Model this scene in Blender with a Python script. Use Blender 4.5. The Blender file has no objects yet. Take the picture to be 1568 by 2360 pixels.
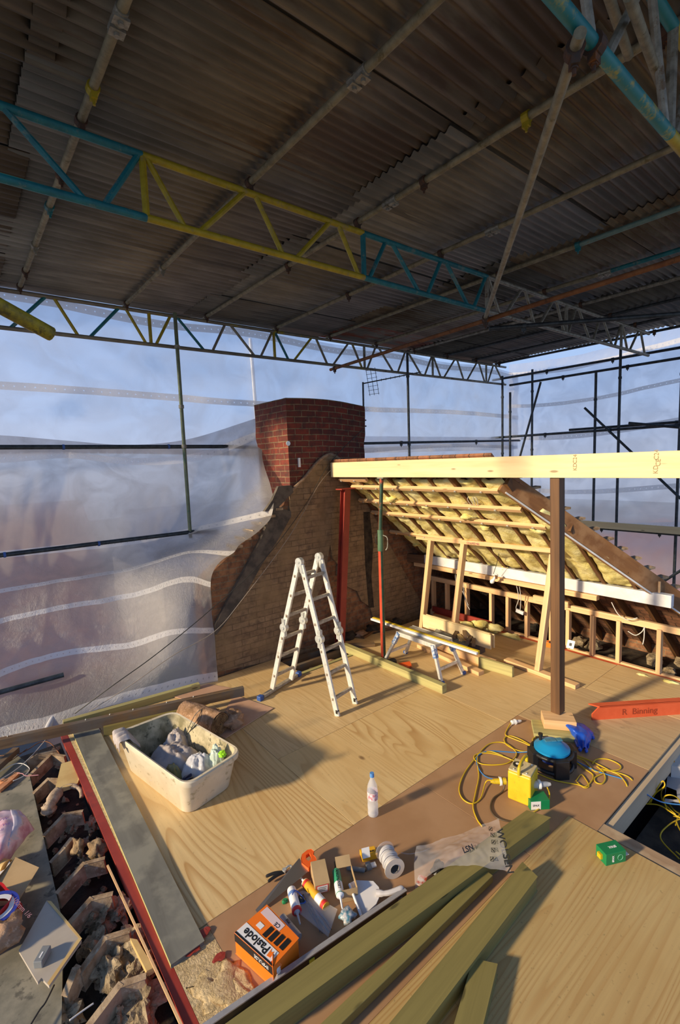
import bpy, math, random
from mathutils import Vector, Matrix, noise
from mathutils.geometry import tessellate_polygon
random.seed(7)
V = Vector
# ------------------------------------------------------------------ camera
F, YAW, PITCH, ROLL, EYE = 1098.7, 0.88945, 0.10502, 0.03636, 2.5
fw = V((math.cos(YAW)*math.cos(PITCH), math.sin(YAW)*math.cos(PITCH), -math.sin(PITCH)))
r0 = V((math.sin(YAW), -math.cos(YAW), 0)); d0 = fw.cross(r0)
cr, sr = math.cos(ROLL), math.sin(ROLL)
RX = r0*cr + d0*sr; DN = d0*cr - r0*sr
CAM = V((0, 0, EYE))
cd = bpy.data.cameras.new('camera'); cam = bpy.data.objects.new('camera', cd)
bpy.context.scene.collection.objects.link(cam)
cd.sensor_fit = 'VERTICAL'; cd.sensor_height = 36; cd.sensor_width = 24
cd.lens = F*36/2360; cd.clip_start = .05; cd.clip_end = 500
up_ = -DN; bk = -fw
cam.matrix_world = Matrix(((RX.x, up_.x, bk.x, 0), (RX.y, up_.y, bk.y, 0), (RX.z, up_.z, bk.z, EYE), (0, 0, 0, 1)))
bpy.context.scene.camera = cam
def ray(x, y): return RX*((x-784)/F) + DN*((y-1180)/F) + fw
def G(x, y, z=0.0):
    d = ray(x, y); return CAM + d*((z-EYE)/d.z)
def GX(x, y, v):
    d = ray(x, y); return CAM + d*(v/d.x)
def GY(x, y, v):
    d = ray(x, y); return CAM + d*(v/d.y)
# ------------------------------------------------------------------ light
sc = bpy.context.scene
sc.view_settings.view_transform = 'Standard'; sc.view_settings.look = 'None'
sc.view_settings.gamma = 1; sc.view_settings.use_curve_mapping = False
sc.view_settings.exposure = -0.2
w = bpy.data.worlds.new('sky'); sc.world = w; w.use_nodes = True
nt = w.node_tree; nt.nodes.clear()
out = nt.nodes.new('ShaderNodeOutputWorld'); bg = nt.nodes.new('ShaderNodeBackground')
tc = nt.nodes.new('ShaderNodeTexCoord'); sx = nt.nodes.new('ShaderNodeSeparateXYZ'); rp = nt.nodes.new('ShaderNodeValToRGB')
nt.links.new(tc.outputs['Generated'], sx.inputs[0]); nt.links.new(sx.outputs['Z'], rp.inputs[0])
el = rp.color_ramp.elements
el[0].position = 0; el[0].color = (.55, .62, .78, 1); el[1].position = .6; el[1].color = (.16, .30, .62, 1)
e = el.new(.12); e.color = (.42, .58, .88, 1)
nt.links.new(rp.outputs[0], bg.inputs[0]); bg.inputs[1].default_value = 1.25
nt.links.new(bg.outputs[0], out.inputs[0])
sl = bpy.data.lights.new('sun', 'SUN'); so = bpy.data.objects.new('sun', sl); sc.collection.objects.link(so)
sl.energy = 6.6; sl.color = (1, .81, .54); sl.angle = math.radians(4.0)
SAZ, SEL = math.radians(-10), math.radians(20.5)
sd = V((math.cos(SAZ)*math.cos(SEL), math.sin(SAZ)*math.cos(SEL), -math.sin(SEL)))
so.rotation_euler = sd.to_track_quat('-Z', 'Y').to_euler(); so.location = (-8, 3, 7)
# ------------------------------------------------------------------ materials
class N:
    def __init__(s, name):
        s.m = bpy.data.materials.new(name); s.m.use_nodes = True; s.t = s.m.node_tree
        s.t.nodes.clear(); s.o = s.n('OutputMaterial'); s.b = s.n('BsdfPrincipled'); s.l(s.b.outputs[0], s.o.inputs[0])
    def n(s, k, **kw):
        q = s.t.nodes.new('ShaderNode'+k)
        for a, b in kw.items(): setattr(q, a, b)
        return q
    def l(s, a, b): s.t.links.new(a, b)
    def put(s, i, v):
        if hasattr(v, 'is_linked') or hasattr(v, 'links'): s.l(v, i)
        else: i.default_value = v
    def math(s, op, a, b=0.0, c=0.0):
        q = s.n('Math', operation=op)
        for i, v in enumerate((a, b, c)): s.put(q.inputs[i], v)
        return q.outputs[0]
    def coord(s, kind='UV', scale=(1, 1, 1), rnd=True):
        t = s.n('TexCoord'); mp = s.n('Mapping'); mp.inputs['Scale'].default_value = scale
        src = t.outputs[kind]
        if rnd:
            oi = s.n('ObjectInfo'); vm = s.n('VectorMath', operation='MULTIPLY_ADD')
            cx = s.n('CombineXYZ'); r = oi.outputs['Random']
            s.l(s.math('MULTIPLY', r, 37.), cx.inputs[0]); s.l(s.math('MULTIPLY', r, 91.), cx.inputs[1]); s.l(s.math('MULTIPLY', r, 13.), cx.inputs[2])
            s.l(src, vm.inputs[0]); vm.inputs[1].default_value = (1, 1, 1); s.l(cx.outputs[0], vm.inputs[2]); src = vm.outputs[0]
        s.l(src, mp.inputs[0]); return mp.outputs[0]
    def noise(s, vec, scale=5, detail=4, rough=.55, dist=0):
        q = s.n('TexNoise'); s.l(vec, q.inputs['Vector']); q.inputs['Scale'].default_value = scale
        q.inputs['Detail'].default_value = detail; q.inputs['Roughness'].default_value = rough; q.inputs['Distortion'].default_value = dist
        return q.outputs['Fac']
    def ramp(s, f, stops):
        q = s.n('ValToRGB'); s.l(f, q.inputs[0]); e = q.color_ramp.elements
        while len(e) < len(stops): e.new(.5)
        for i, (p, c) in enumerate(stops):
            e[i].position = p; e[i].color = (c[0], c[1], c[2], 1) if isinstance(c, (tuple, list)) else (c, c, c, 1)
        return q.outputs[0]
    def mix(s, f, a, b, mode='MIX'):
        q = s.n('Mix', data_type='RGBA', blend_type=mode); s.put(q.inputs[0], f)
        for i, v in ((6, a), (7, b)):
            s.put(q.inputs[i], v if not isinstance(v, tuple) else (v[0], v[1], v[2], 1))
        return q.outputs[2]
    def bump(s, h, st=.3, d=.01):
        q = s.n('Bump'); q.inputs['Strength'].default_value = st; q.inputs['Distance'].default_value = d
        s.l(h, q.inputs['Height']); s.l(q.outputs[0], s.b.inputs['Normal'])
    def fin(s, col, rough=.6, metal=0.0):
        s.put(s.b.inputs['Base Color'], col if not isinstance(col, tuple) else (col[0], col[1], col[2], 1))
        s.put(s.b.inputs['Roughness'], rough); s.b.inputs['Metallic'].default_value = metal
        return s.m
def plain(name, c, rough=.5, metal=0.0, **kw):
    n = N(name); n.fin(tuple(c), rough, metal)
    for k, v in kw.items(): n.b.inputs[k.replace('_', ' ')].default_value = v
    return n.m
def mott(name, c1, c2, scale=8, rough=.6, metal=0., lo=.4, hi=.6, bump=0., c3=None, kind='Object', sc3=(1, 1, 1)):
    n = N(name); v = n.coord(kind, sc3); f = n.noise(v, scale, 5, .6)
    c = n.ramp(f, [(lo, c1), (hi, c2)])
    if c3:
        g = n.ramp(n.noise(v, scale*2.7, 4, .7), [(.58, 0), (.66, 1)]); c = n.mix(g, c, c3)
    if bump: n.bump(n.noise(v, scale*3, 6, .6), bump, .01)
    return n.fin(c, rough, metal)
def ply(name, base, dark, su=.55, sv=2.6, k=9., knots=True, dirt=None, str_=.75):
    # cathedral grain: contour lines of a stretched noise field
    n = N(name); v = n.coord('UV', (su, sv, 1)); f = n.noise(v, 1.0, 1.5, .45, .3)
    rings = n.math('FRACT', n.math('MULTIPLY', f, k*2.2))
    line = n.ramp(rings, [(0, 0.2), (.45, .0), (.80, .75), (.93, 1.0), (1, .2)])
    mask = n.ramp(n.noise(n.coord('UV', (.5, 1.1, 1)), 1.3, 2), [(.35, .25), (.6, 1)])
    fac = n.math('MULTIPLY', n.math('MULTIPLY', line, mask), str_)
    fine = n.noise(n.coord('UV', (2.5, 70, 1)), 1, 3, .6)
    c = n.mix(fac, base, dark)
    c = n.mix(n.ramp(fine, [(.35, .0), (.7, .35)]), c, tuple(x*.72 for x in base))
    big = n.noise(n.coord('UV', (1, 1, 1)), 1.7, 3)
    c = n.mix(n.ramp(big, [(.35, 0), (.7, .45)]), c, (base[0]*.78, base[1]*.66, base[2]*.5))
    if knots:
        vo = n.n('TexVoronoi'); n.l(n.coord('UV', (1.3, 2.3, 1)), vo.inputs['Vector']); vo.inputs['Scale'].default_value = 1.25
        kk = n.ramp(vo.outputs['Distance'], [(.035, 1), (.075, .0)])
        c = n.mix(n.math('MULTIPLY', kk, .75), c, (.16, .075, .03))
    if dirt:
        dn = n.ramp(n.noise(n.coord('UV', (1, 1.6, 1)), 2.3, 6, .7), [(dirt, 0), (dirt+.17, .85)]); c = n.mix(dn, c, (.07, .055, .045))
    sp = n.ramp(n.noise(n.coord('UV', (1, 1, 1)), 55, 2, .5), [(.68, 0), (.74, .5)])
    c = n.mix(sp, c, tuple(x*.45 for x in base))
    n.bump(n.noise(n.coord('UV', (3, 60, 1)), 1, 4), .12, .004)
    return n.fin(c, .62)
def timber(name, base, dark, rough=.65, sv=22., knots=True, amt=.7, stain=None):
    n = N(name); v = n.coord('UV', (.9, sv, 1)); f = n.noise(v, 1, 4, .6, .4)
    c = n.mix(n.ramp(f, [(.38, 0), (.66, amt)]), base, dark)
    if knots:
        vo = n.n('TexVoronoi'); n.l(n.coord('UV', (2.6, 9, 1)), vo.inputs['Vector']); vo.inputs['Scale'].default_value = 1
        c = n.mix(n.ramp(vo.outputs['Distance'], [(.07, .8), (.12, 0)]), c, tuple(x*.35 for x in dark))
    if stain:
        c = n.mix(n.ramp(n.noise(n.coord('UV', (2.2, 2.2, 1)), 2.2, 4), [(.45, 0), (.6, .8)]), c, stain)
    n.bump(f, .25, .004)
    return n.fin(c, rough)
def metal(name, c, c2, rough=.45, scale=14, rust=None, met=.6, paint=False):
    n = N(name); v = n.coord('Object'); f = n.noise(v, scale, 5, .65)
    col = n.ramp(f, [(.36, c), (.64, c2)])
    if rust: col = n.mix(n.ramp(n.noise(v, scale*.6, 6, .75), [(.56, 0), (.64, .9)]), col, rust)
    n.bump(f, .15, .003)
    return n.fin(col, rough, 0 if paint else met)
M = {}
M['ply'] = ply('plywood', (.72, .52, .245), (.46, .25, .08), .4, 2.6, 10, True, None, 1.0)
M['ply2'] = ply('plywood_quiet', (.69, .50, .25), (.46, .27, .10), .4, 5, 8, True, None, .65)
M['ply3'] = ply('plywood_dusty', (.58, .42, .23), (.36, .22, .10), .5, 5.0, 5, False, .58, .5)
M['ply_front_shaded'] = ply('plywood_front_shaded', (.55, .39, .165), (.38, .20, .06), .20, 4.2, 12, True, None, .9)  # darker base than the other plywood: dimmer foreground light put into the colour
M['hard'] = mott('hardboard', (.37, .205, .10), (.43, .25, .13), 2.2, .55, bump=.05)
M['green'] = timber('treated_timber', (.25, .205, .062), (.155, .125, .036), amt=.5)
M['green2'] = timber('treated_timber_light', (.46, .42, .17), (.29, .24, .10), amt=.7)
M['cls'] = timber('planed_softwood', (.80, .52, .27), (.60, .32, .13), .5, 30, True, .6)
M['beam'] = timber('whitewood_beam', (.84, .68, .40), (.68, .47, .22), .55, 14, True, .6)
M['oldwood'] = timber('old_dark_timber', (.16, .075, .028), (.07, .032, .012), .6, 18, True, .85)
M['rafter'] = timber('old_rafter', (.19, .085, .025), (.085, .035, .012), .7, 20, False, .8)
M['weather'] = timber('weathered_timber', (.22, .135, .065), (.09, .05, .025), .7, 16, True, .85, (.13, .11, .09))
M['grey_plank'] = timber('grey_plank', (.19, .185, .155), (.10, .095, .08), .75, 7, False, .7, (.26, .25, .20))
M['galv'] = metal('galvanised_tube', (.17, .165, .14), (.34, .33, .28), .5, 16, (.14, .09, .05), .35)
M['galv_dark'] = metal('dark_tube', (.025, .03, .038), (.06, .075, .085), .45, 16, None, .3)
M['galv_warm'] = metal('dusty_tube', (.17, .15, .10), (.30, .27, .18), .6, 14, (.12, .10, .045), .2)
M['teal'] = metal('teal_paint', (.004, .12, .16), (.008, .18, .225), .5, 14, (.13, .20, .19), 0, True)
M['yellow'] = metal('yellow_paint', (.30, .235, .01), (.42, .33, .015), .5, 14, (.25, .20, .09), 0, True)
M['tealy'] = metal('teal_and_yellow_paint', (.01, .17, .20), (.02, .22, .24), .5, 5, (.42, .33, .02), 0, True)
M['mix'] = metal('worn_painted_tube', (.17, .15, .12), (.26, .24, .19), .5, 3.5, (.36, .28, .03), .2)
M['rusty'] = metal('rusty_tube', (.17, .06, .022), (.26, .11, .04), .75, 10, (.09, .04, .02), .1)
M['rusty_dark'] = metal('rusty_fitting', (.10, .045, .025), (.05, .04, .035), .75, 30, (.22, .08, .02), .2)
M['black'] = plain('black_plastic', (.012, .012, .013), .45)
M['redox'] = metal('red_oxide_steel', (.27, .030, .018), (.34, .045, .028), .5, 5, (.22, .035, .025), 0, True)
M['orangeox'] = metal('orange_primer_steel', (.58, .085, .025), (.66, .115, .04), .5, 5, None, 0, True)
M['greenprop'] = metal('dark_green_prop', (.012, .045, .022), (.03, .085, .045), .5, 9, (.45, .06, .02), 0, True)
M['redprop'] = metal('red_prop', (.55, .05, .02), (.62, .08, .03), .5, 9, None, 0, True)
M['alu'] = metal('scuffed_aluminium', (.66, .65, .60), (.78, .77, .72), .42, 22, (.5, .48, .42), .35)
M['zinc'] = metal('zinc_fitting', (.62, .64, .60), (.75, .77, .74), .35, 30, (.45, .44, .35), .5)
M['blue_pl'] = plain('blue_plastic', (.035, .10, .35), .45)
M['white_pl'] = plain('white_plastic', (.80, .80, .80), .4)
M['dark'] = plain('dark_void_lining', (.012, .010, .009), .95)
M['shaded_soil'] = mott('dust_debris_and_shade', (.016, .012, .009), (.06, .042, .026), 9, .95, bump=.8)  # debris tone taken near black, so the shade of the gaps is in the colour
M['tile'] = mott('terracotta', (.24, .155, .085), (.44, .32, .20), 12, .85, bump=.35, c3=(.46, .37, .26))
M['rubble'] = mott('plaster_rubble', (.22, .16, .09), (.44, .34, .21), 14, .95, bump=1.5, c3=(.07, .05, .03))
M['slab'] = mott('dusty_grey_board', (.17, .16, .12), (.30, .27, .20), 4, .85, bump=.15, c3=(.12, .11, .085))
M['saw'] = mott('sawdust', (.50, .36, .18), (.66, .50, .28), 30, .95, bump=1.0)
M['white_beam'] = mott('white_painted_timber', (.62, .62, .63), (.78, .78, .79), 5, .4, bump=.1)
M['lead'] = mott('grey_mortar', (.06, .05, .042), (.13, .105, .08), 7, .85, bump=.6)
M['cable_y'] = plain('yellow_cable', (.62, .42, .015), .4)
M['cable_b'] = plain('blue_cable', (.05, .20, .50), .4)
M['cable_k'] = plain('black_cable', (.03, .028, .025), .5)
M['cable_w'] = plain('white_cable', (.62, .60, .56), .5)
M['yel'] = mott('yellow_casing', (.62, .42, .012), (.70, .50, .02), 6, .4, c3=(.5, .34, .02))
M['card'] = mott('cardboard', (.40, .27, .13), (.47, .32, .16), 5, .8)
M['label'] = plain('paper_label', (.80, .78, .76), .5)
M['orange_card'] = plain('orange_card', (.90, .19, .012), .45)
M['orange_pl'] = plain('orange_plastic', (.85, .12, .015), .4)
M['black_ink'] = plain('black_print', (.012, .012, .012), .5)
M['red_ink'] = plain('red_print', (.65, .03, .03), .5)
M['green_card'] = plain('green_card', (.006, .20, .065), .4)
M['green_tube'] = plain('green_label', (.04, .30, .15), .4)
M['blue_glove'] = plain('blue_rubber', (.015, .085, .50), .35)
M['blue_reel'] = plain('blue_reel_plastic', (.012, .25, .52), .3)
M['steel'] = plain('saw_steel', (.34, .31, .28), .35, .8)
M['tubpl'] = mott('dirty_cream_plastic', (.62, .53, .38), (.70, .61, .45), 4, .45, bump=.05, c3=(.42, .35, .22))
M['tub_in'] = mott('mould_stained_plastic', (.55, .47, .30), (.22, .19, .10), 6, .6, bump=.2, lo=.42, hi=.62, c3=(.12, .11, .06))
M['rag'] = mott('grey_cloth', (.38, .33, .31), (.50, .45, .43), 6, .9, bump=.25)
M['bagy'] = mott('murky_yellow_sack', (.24, .21, .07), (.38, .34, .16), 9, .6, bump=.3)
M['lime'] = plain('lime_print', (.35, .75, .02), .4)
M['brown_wool'] = mott('brown_mineral_wool', (.25, .14, .07), (.45, .27, .16), 10, .95, bump=.9, c3=(.55, .36, .24), sc3=(1, 1, 1))
M['pinkboard'] = mott('pink_board', (.50, .30, .20), (.56, .35, .24), 4, .6)
M['yboard'] = mott('yellow_timber_offcut', (.66, .47, .19), (.58, .38, .14), 6, .6)
M['grey_block'] = plain('grey_plastic_box', (.22, .23, .23), .5)
M['bagred'] = plain('red_bag_print', (.42, .012, .025), .35)
M['pink_bag'] = mott('pink_plastic_bag', (.50, .22, .28), (.72, .52, .58), 8, .35)
def wool():
    n = N('yellow_glass_wool'); v = n.coord('Object'); f = n.noise(v, 5, 6, .65)
    c = n.ramp(f, [(.32, (.50, .40, .10)), (.48, (.76, .66, .24)), (.66, (.90, .84, .44))])
    n.bump(n.noise(v, 14, 6, .7), .6, .03); return n.fin(c, .95)
M['wool'] = wool()
def brick(name, c1, c2, mor, sc=1., rough=.85, cover=None, cov_amt=.5, bw=.225, bh=.075):
    n = N(name); v = n.coord('UV', (1, 1, 1), False)
    wob = n.n('TexNoise'); n.l(v, wob.inputs['Vector']); wob.inputs['Scale'].default_value = 6
    vm = n.n('VectorMath', operation='MULTIPLY_ADD'); n.l(wob.outputs['Color'], vm.inputs[0]); vm.inputs[1].default_value = (.012, .012, 0); n.l(v, vm.inputs[2])
    b = n.n('TexBrick'); n.l(vm.outputs[0], b.inputs['Vector'])
    b.inputs['Scale'].default_value = 1; b.inputs['Brick Width'].default_value = bw; b.inputs['Row Height'].default_value = bh
    b.inputs['Mortar Size'].default_value = .006; b.inputs['Mortar Smooth'].default_value = .2; b.inputs['Bias'].default_value = -.1
    b.inputs['Color1'].default_value = (*c1, 1); b.inputs['Color2'].default_value = (*c2, 1); b.inputs['Mortar'].default_value = (*mor, 1)
    # uneven firing: noise varies brick to brick and inside each brick
    f = n.noise(v, 9, 5, .7); c = n.mix(n.ramp(f, [(.42, 0), (.68, .75)]), b.outputs['Color'], (.035, .022, .02))
    if cover:
        g = n.ramp(n.noise(v, 3.2, 6, .62), [(.33, 1), (.60, 1-cov_amt)]); c = n.mix(g, c, n.ramp(n.noise(v, 5, 5), [(.35, cover), (.65, tuple(x*1.5 for x in cover))]))
    bp = n.math('ADD', n.math('MULTIPLY', b.outputs['Fac'], -1.), n.math('MULTIPLY', n.noise(v, 30, 5), .4))
    n.bump(bp, .5, .012); return n.fin(c, rough)
M['brick_ch'] = brick('chimney_brick', (.22, .035, .016), (.10, .022, .014), (.24, .17, .09))
M['brick_wall'] = brick('party_brick', (.33, .15, .065), (.22, .09, .04), (.24, .17, .10))
M['render'] = brick('thin_render_over_brick', (.36, .24, .135), (.25, .155, .085), (.13, .085, .045), cover=(.20, .13, .065), cov_amt=.82)
M['tile_under'] = brick('tile_undersides', (.38, .16, .08), (.24, .12, .06), (.10, .055, .03), bw=.17, bh=.10)
def corr(name, c1, c2, rust=None):
    n = N(name); v = n.coord('Object', (.5, 5, 1)); f = n.noise(v, 2.2, 6, .65)
    c = n.ramp(f, [(.34, c1), (.66, c2)])
    v2 = n.coord('Object'); c = n.mix(n.ramp(n.noise(v2, 1.6, 4), [(.4, 0), (.7, .5)]), c, tuple(x*.4 for x in c1))
    if rust: c = n.mix(n.ramp(n.noise(n.coord('Object', (.6, 4, 1)), 1.3, 5, .7), [(.48, 0), (.58, .85)]), c, rust)
    return n.fin(c, .5, .25)
M['corr'] = [corr('corrugated_grey', (.13, .122, .112), (.24, .225, .205)), corr('corrugated_dark', (.065, .062, .058), (.13, .122, .112)),
             corr('corrugated_brown', (.12, .10, .075), (.22, .185, .14), (.10, .065, .04)), corr('corrugated_pale', (.20, .19, .175), (.36, .34, .31)),
             corr('corrugated_rust', (.17, .155, .14), (.26, .235, .21), (.26, .06, .03))]
def sheeting(name, bands, op=.42, hazy=(.80, .79, .84), blur=.5, shade=.85):
    n = N(name); t = n.n('TexCoord'); sp = n.n('SeparateXYZ'); n.l(t.outputs['UV'], sp.inputs[0])
    u, vv = sp.outputs[0], sp.outputs[1]; acc = None
    for c, hw in bands:
        k = n.math('LESS_THAN', n.math('ABSOLUTE', n.math('SUBTRACT', vv, c)), hw)
        # a row of eyelets punched through each band
        du = n.math('ABSOLUTE', n.math('SUBTRACT', n.math('FRACT', n.math('MULTIPLY', u, 10.)), .5))
        dv = n.math('ABSOLUTE', n.math('SUBTRACT', vv, c))
        dot = n.math('MULTIPLY', n.math('LESS_THAN', du, .07), n.math('LESS_THAN', dv, hw*.16))
        k = n.math('MULTIPLY', k, n.math('SUBTRACT', 1.0, dot))
        acc = k if acc is None else n.math('MAXIMUM', acc, k)
    cr_ = n.noise(n.coord('UV', (1, 1, 1), False), 2.2, 4, .55, 1.2)
    weave = n.n('TexChecker'); n.l(n.coord('UV', (1, 1, 1), False), weave.inputs[0]); weave.inputs['Scale'].default_value = 170
    base = n.math('ADD', n.ramp(cr_, [(.35, op-.08), (.65, op+.12)]), n.math('MULTIPLY', weave.outputs['Fac'], .05))
    fac = n.math('MAXIMUM', base, n.math('MULTIPLY', acc, .86))
    n.bump(n.noise(n.coord('UV', (1.6, 1, 1), False), 6, 7, .68, 1.5), .55, .05)
    tr = n.n('BsdfTransparent'); tr.inputs[0].default_value = (.93, .94, .97, 1)
    rf = n.n('BsdfRefraction'); rf.inputs['IOR'].default_value = 1.10; rf.inputs['Roughness'].default_value = .85; rf.inputs[0].default_value = (.92, .92, .96, 1)
    m0 = n.n('MixShader'); m0.inputs[0].default_value = blur; n.l(tr.outputs[0], m0.inputs[1]); n.l(rf.outputs[0], m0.inputs[2])
    tl = n.n('BsdfTranslucent'); hc = n.mix(acc, tuple(x*shade for x in hazy), (.88, .86, .86)); n.l(hc, tl.inputs[0])
    n.l(hc, n.b.inputs['Base Color']); n.b.inputs['Roughness'].default_value = .28
    m1 = n.n('MixShader'); m1.inputs[0].default_value = .5; n.l(tl.outputs[0], m1.inputs[1]); n.l(n.b.outputs[0], m1.inputs[2])
    m2 = n.n('MixShader'); n.l(fac, m2.inputs[0]); n.l(m0.outputs[0], m2.inputs[1]); n.l(m1.outputs[0], m2.inputs[2])
    n.l(m2.outputs[0], n.o.inputs[0]); return n.m
def clearbag(name, col=(.85, .84, .85), op=.35, rough=.15):
    n = N(name); tr = n.n('BsdfTransparent'); n.b.inputs['Base Color'].default_value = (*col, 1); n.b.inputs['Roughness'].default_value = rough
    m = n.n('MixShader'); m.inputs[0].default_value = op; n.l(tr.outputs[0], m.inputs[1]); n.l(n.b.outputs[0], m.inputs[2]); n.l(m.outputs[0], n.o.inputs[0]); return n.m
M['clear'] = clearbag('clear_plastic', op=.16); M['bottle'] = clearbag('bottle_plastic', (.80, .82, .86), .35, .1)
M['milky'] = clearbag('milky_plastic', (.72, .72, .76), .72, .2); M['foggreen'] = clearbag('pale_green_plastic', (.62, .74, .62), .8, .25)
# ------------------------------------------------------------------ mesh builder
class MB:
    def __init__(s): s.v = []; s.f = []; s.uv = []; s.mi = []; s.cur = 0
    def quad(s, idx, uvs): s.f.append(idx); s.uv.append(uvs); s.mi.append(s.cur)
    def obox(s, c, ax, sz):
        # box with axes ax (u along the first axis of the grain)
        c = V(c); a = [V(x).normalized() for x in ax]; h = [x/2 for x in sz]; b = len(s.v)
        for i in (-1, 1):
            for j in (-1, 1):
                for k in (-1, 1): s.v.append(c+a[0]*h[0]*i+a[1]*h[1]*j+a[2]*h[2]*k)
        L = [((i+1)/2*sz[0], (j+1)/2*sz[1], (k+1)/2*sz[2]) for i in (-1, 1) for j in (-1, 1) for k in (-1, 1)]
        for q, (p, r) in (((0, 1, 3, 2), (1, 2)), ((4, 6, 7, 5), (1, 2)), ((0, 4, 5, 1), (0, 2)), ((2, 3, 7, 6), (0, 2)), ((0, 2, 6, 4), (0, 1)), ((1, 5, 7, 3), (0, 1))):
            s.quad([b+i for i in q], [(L[i][p], L[i][r]) for i in q])
        return s
    def box(s, x0, x1, y0, y1, z0, z1, grain='x'):
        c = ((x0+x1)/2, (y0+y1)/2, (z0+z1)/2)
        if grain == 'x': return s.obox(c, ((1, 0, 0), (0, 1, 0), (0, 0, 1)), (x1-x0, y1-y0, z1-z0))
        if grain == 'y': return s.obox(c, ((0, 1, 0), (-1, 0, 0), (0, 0, 1)), (y1-y0, x1-x0, z1-z0))
        return s.obox(c, ((0, 0, 1), (1, 0, 0), (0, 1, 0)), (z1-z0, x1-x0, y1-y0))
    def bar(s, p0, p1, wd, ht, up=(0, 0, 1)):
        p0, p1 = V(p0), V(p1); d = (p1-p0); L = d.length; d.normalize(); sd_ = d.cross(V(up)).normalized(); u = sd_.cross(d)
        return s.obox((p0+p1)/2, (d, sd_, u), (L, wd, ht))
    def tube(s, pts, r, n=10, closed=False, caps=True):
        pts = [V(p) for p in pts]; m = len(pts); b = len(s.v)
        rr = r if isinstance(r, (list, tuple)) else [r]*m
        tan = []
        for i in range(m):
            a = pts[(i-1) % m] if (closed or i) else pts[0]; c = pts[(i+1) % m] if (closed or i < m-1) else pts[-1]
            t = c-a; tan.append(t.normalized() if t.length > 1e-9 else V((0, 0, 1)))
        ref = V((0, 0, 1)) if abs(tan[0].z) < .9 else V((1, 0, 0)); nn = (ref-tan[0]*ref.dot(tan[0])).normalized(); L = 0
        us = []
        for i in range(m):
            nn = (nn-tan[i]*nn.dot(tan[i])); nn = nn.normalized() if nn.length > 1e-6 else tan[i].orthogonal().normalized()
            bb = tan[i].cross(nn)
            if i: L += (pts[i]-pts[i-1]).length
            us.append(L)
            for k in range(n):
                a = 2*math.pi*k/n; s.v.append(pts[i]+(nn*math.cos(a)+bb*math.sin(a))*rr[i])
        for i in range(m if closed else m-1):
            j = (i+1) % m
            for k in range(n):
                k2 = (k+1) % n; u1 = us[j] if j else L
                s.quad([b+i*n+k, b+i*n+k2, b+j*n+k2, b+j*n+k], [(us[i], k/n*.15), (us[i], (k+1)/n*.15), (u1, (k+1)/n*.15), (u1, k/n*.15)])
        if caps and not closed:
            s.quad([b+k for k in range(n)][::-1], [(0, 0)]*n); s.quad([b+(m-1)*n+k for k in range(n)], [(0, 0)]*n)
        return s
    def lathe(s, prof, o, ax=(0, 0, 1), n=24):
        o = V(o); ax = V(ax).normalized()
        pts = [o+ax*h for r, h in prof]; b = len(s.v); e1 = ax.orthogonal().normalized(); e2 = ax.cross(e1)
        for (r, h), p in zip(prof, pts):
            for k in range(n):
                a = 2*math.pi*k/n; s.v.append(p+(e1*math.cos(a)+e2*math.sin(a))*max(r, 1e-5))
        for i in range(len(prof)-1):
            for k in range(n):
                k2 = (k+1) % n
                s.quad([b+i*n+k, b+i*n+k2, b+(i+1)*n+k2, b+(i+1)*n+k], [(prof[i][1], k/n), (prof[i][1], (k+1)/n), (prof[i+1][1], (k+1)/n), (prof[i+1][1], k/n)])
        return s
    def prism(s, loops, fn, d0, d1):
        # loops: outer then holes in 2-D; fn(a,b,d) -> 3-D
        tess = tessellate_polygon([[V((a, b, 0)) for a, b in lp] for lp in loops]); flat = [p for lp in loops for p in lp]; b = len(s.v)
        for d in (d0, d1):
            for p in flat: s.v.append(V(fn(p[0], p[1], d)))
        m = len(flat)
        for t in tess:
            s.quad([b+i for i in t], [flat[i] for i in t]); s.quad([b+m+i for i in t][::-1], [flat[i] for i in t][::-1])
        k = 0
        for lp in loops:
            q = len(lp)
            for i in range(q):
                j = (i+1) % q; s.quad([b+k+i, b+k+j, b+m+k+j, b+m+k+i], [flat[k+i], flat[k+j], (flat[k+j][0]+d1-d0, flat[k+j][1]), (flat[k+i][0]+d1-d0, flat[k+i][1])])
            k += q
        return s
    def poly3(s, pts, off):
        # flat slab through 3-D points, thickened by vector off
        b = len(s.v); m = len(pts); off = V(off); pts = [V(p) for p in pts]
        for p in pts: s.v.append(p)
        for p in pts: s.v.append(p+off)
        o = pts[0]; e1 = (pts[1]-o).normalized(); nn = off.normalized(); e2 = nn.cross(e1); uv = [((p-o).dot(e1), (p-o).dot(e2)) for p in pts]
        s.quad(list(range(b, b+m)), uv); s.quad(list(range(b+m, b+2*m))[::-1], uv[::-1])
        for i in range(m):
            j = (i+1) % m; L = (pts[j]-pts[i]).length; s.quad([b+i, b+j, b+m+j, b+m+i], [(0, 0), (L, 0), (L, off.length), (0, off.length)])
        return s
    def grid(s, fn, nu, nv, uvf=None):
        b = len(s.v)
        for i in range(nu+1):
            for j in range(nv+1): s.v.append(V(fn(i/nu, j/nv)))
        for i in range(nu):
            for j in range(nv):
                q = [(i, j), (i+1, j), (i+1, j+1), (i, j+1)]
                s.quad([b+a*(nv+1)+c for a, c in q], [(uvf(a/nu, c/nv) if uvf else (a/nu, c/nv)) for a, c in q])
        return s
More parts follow.
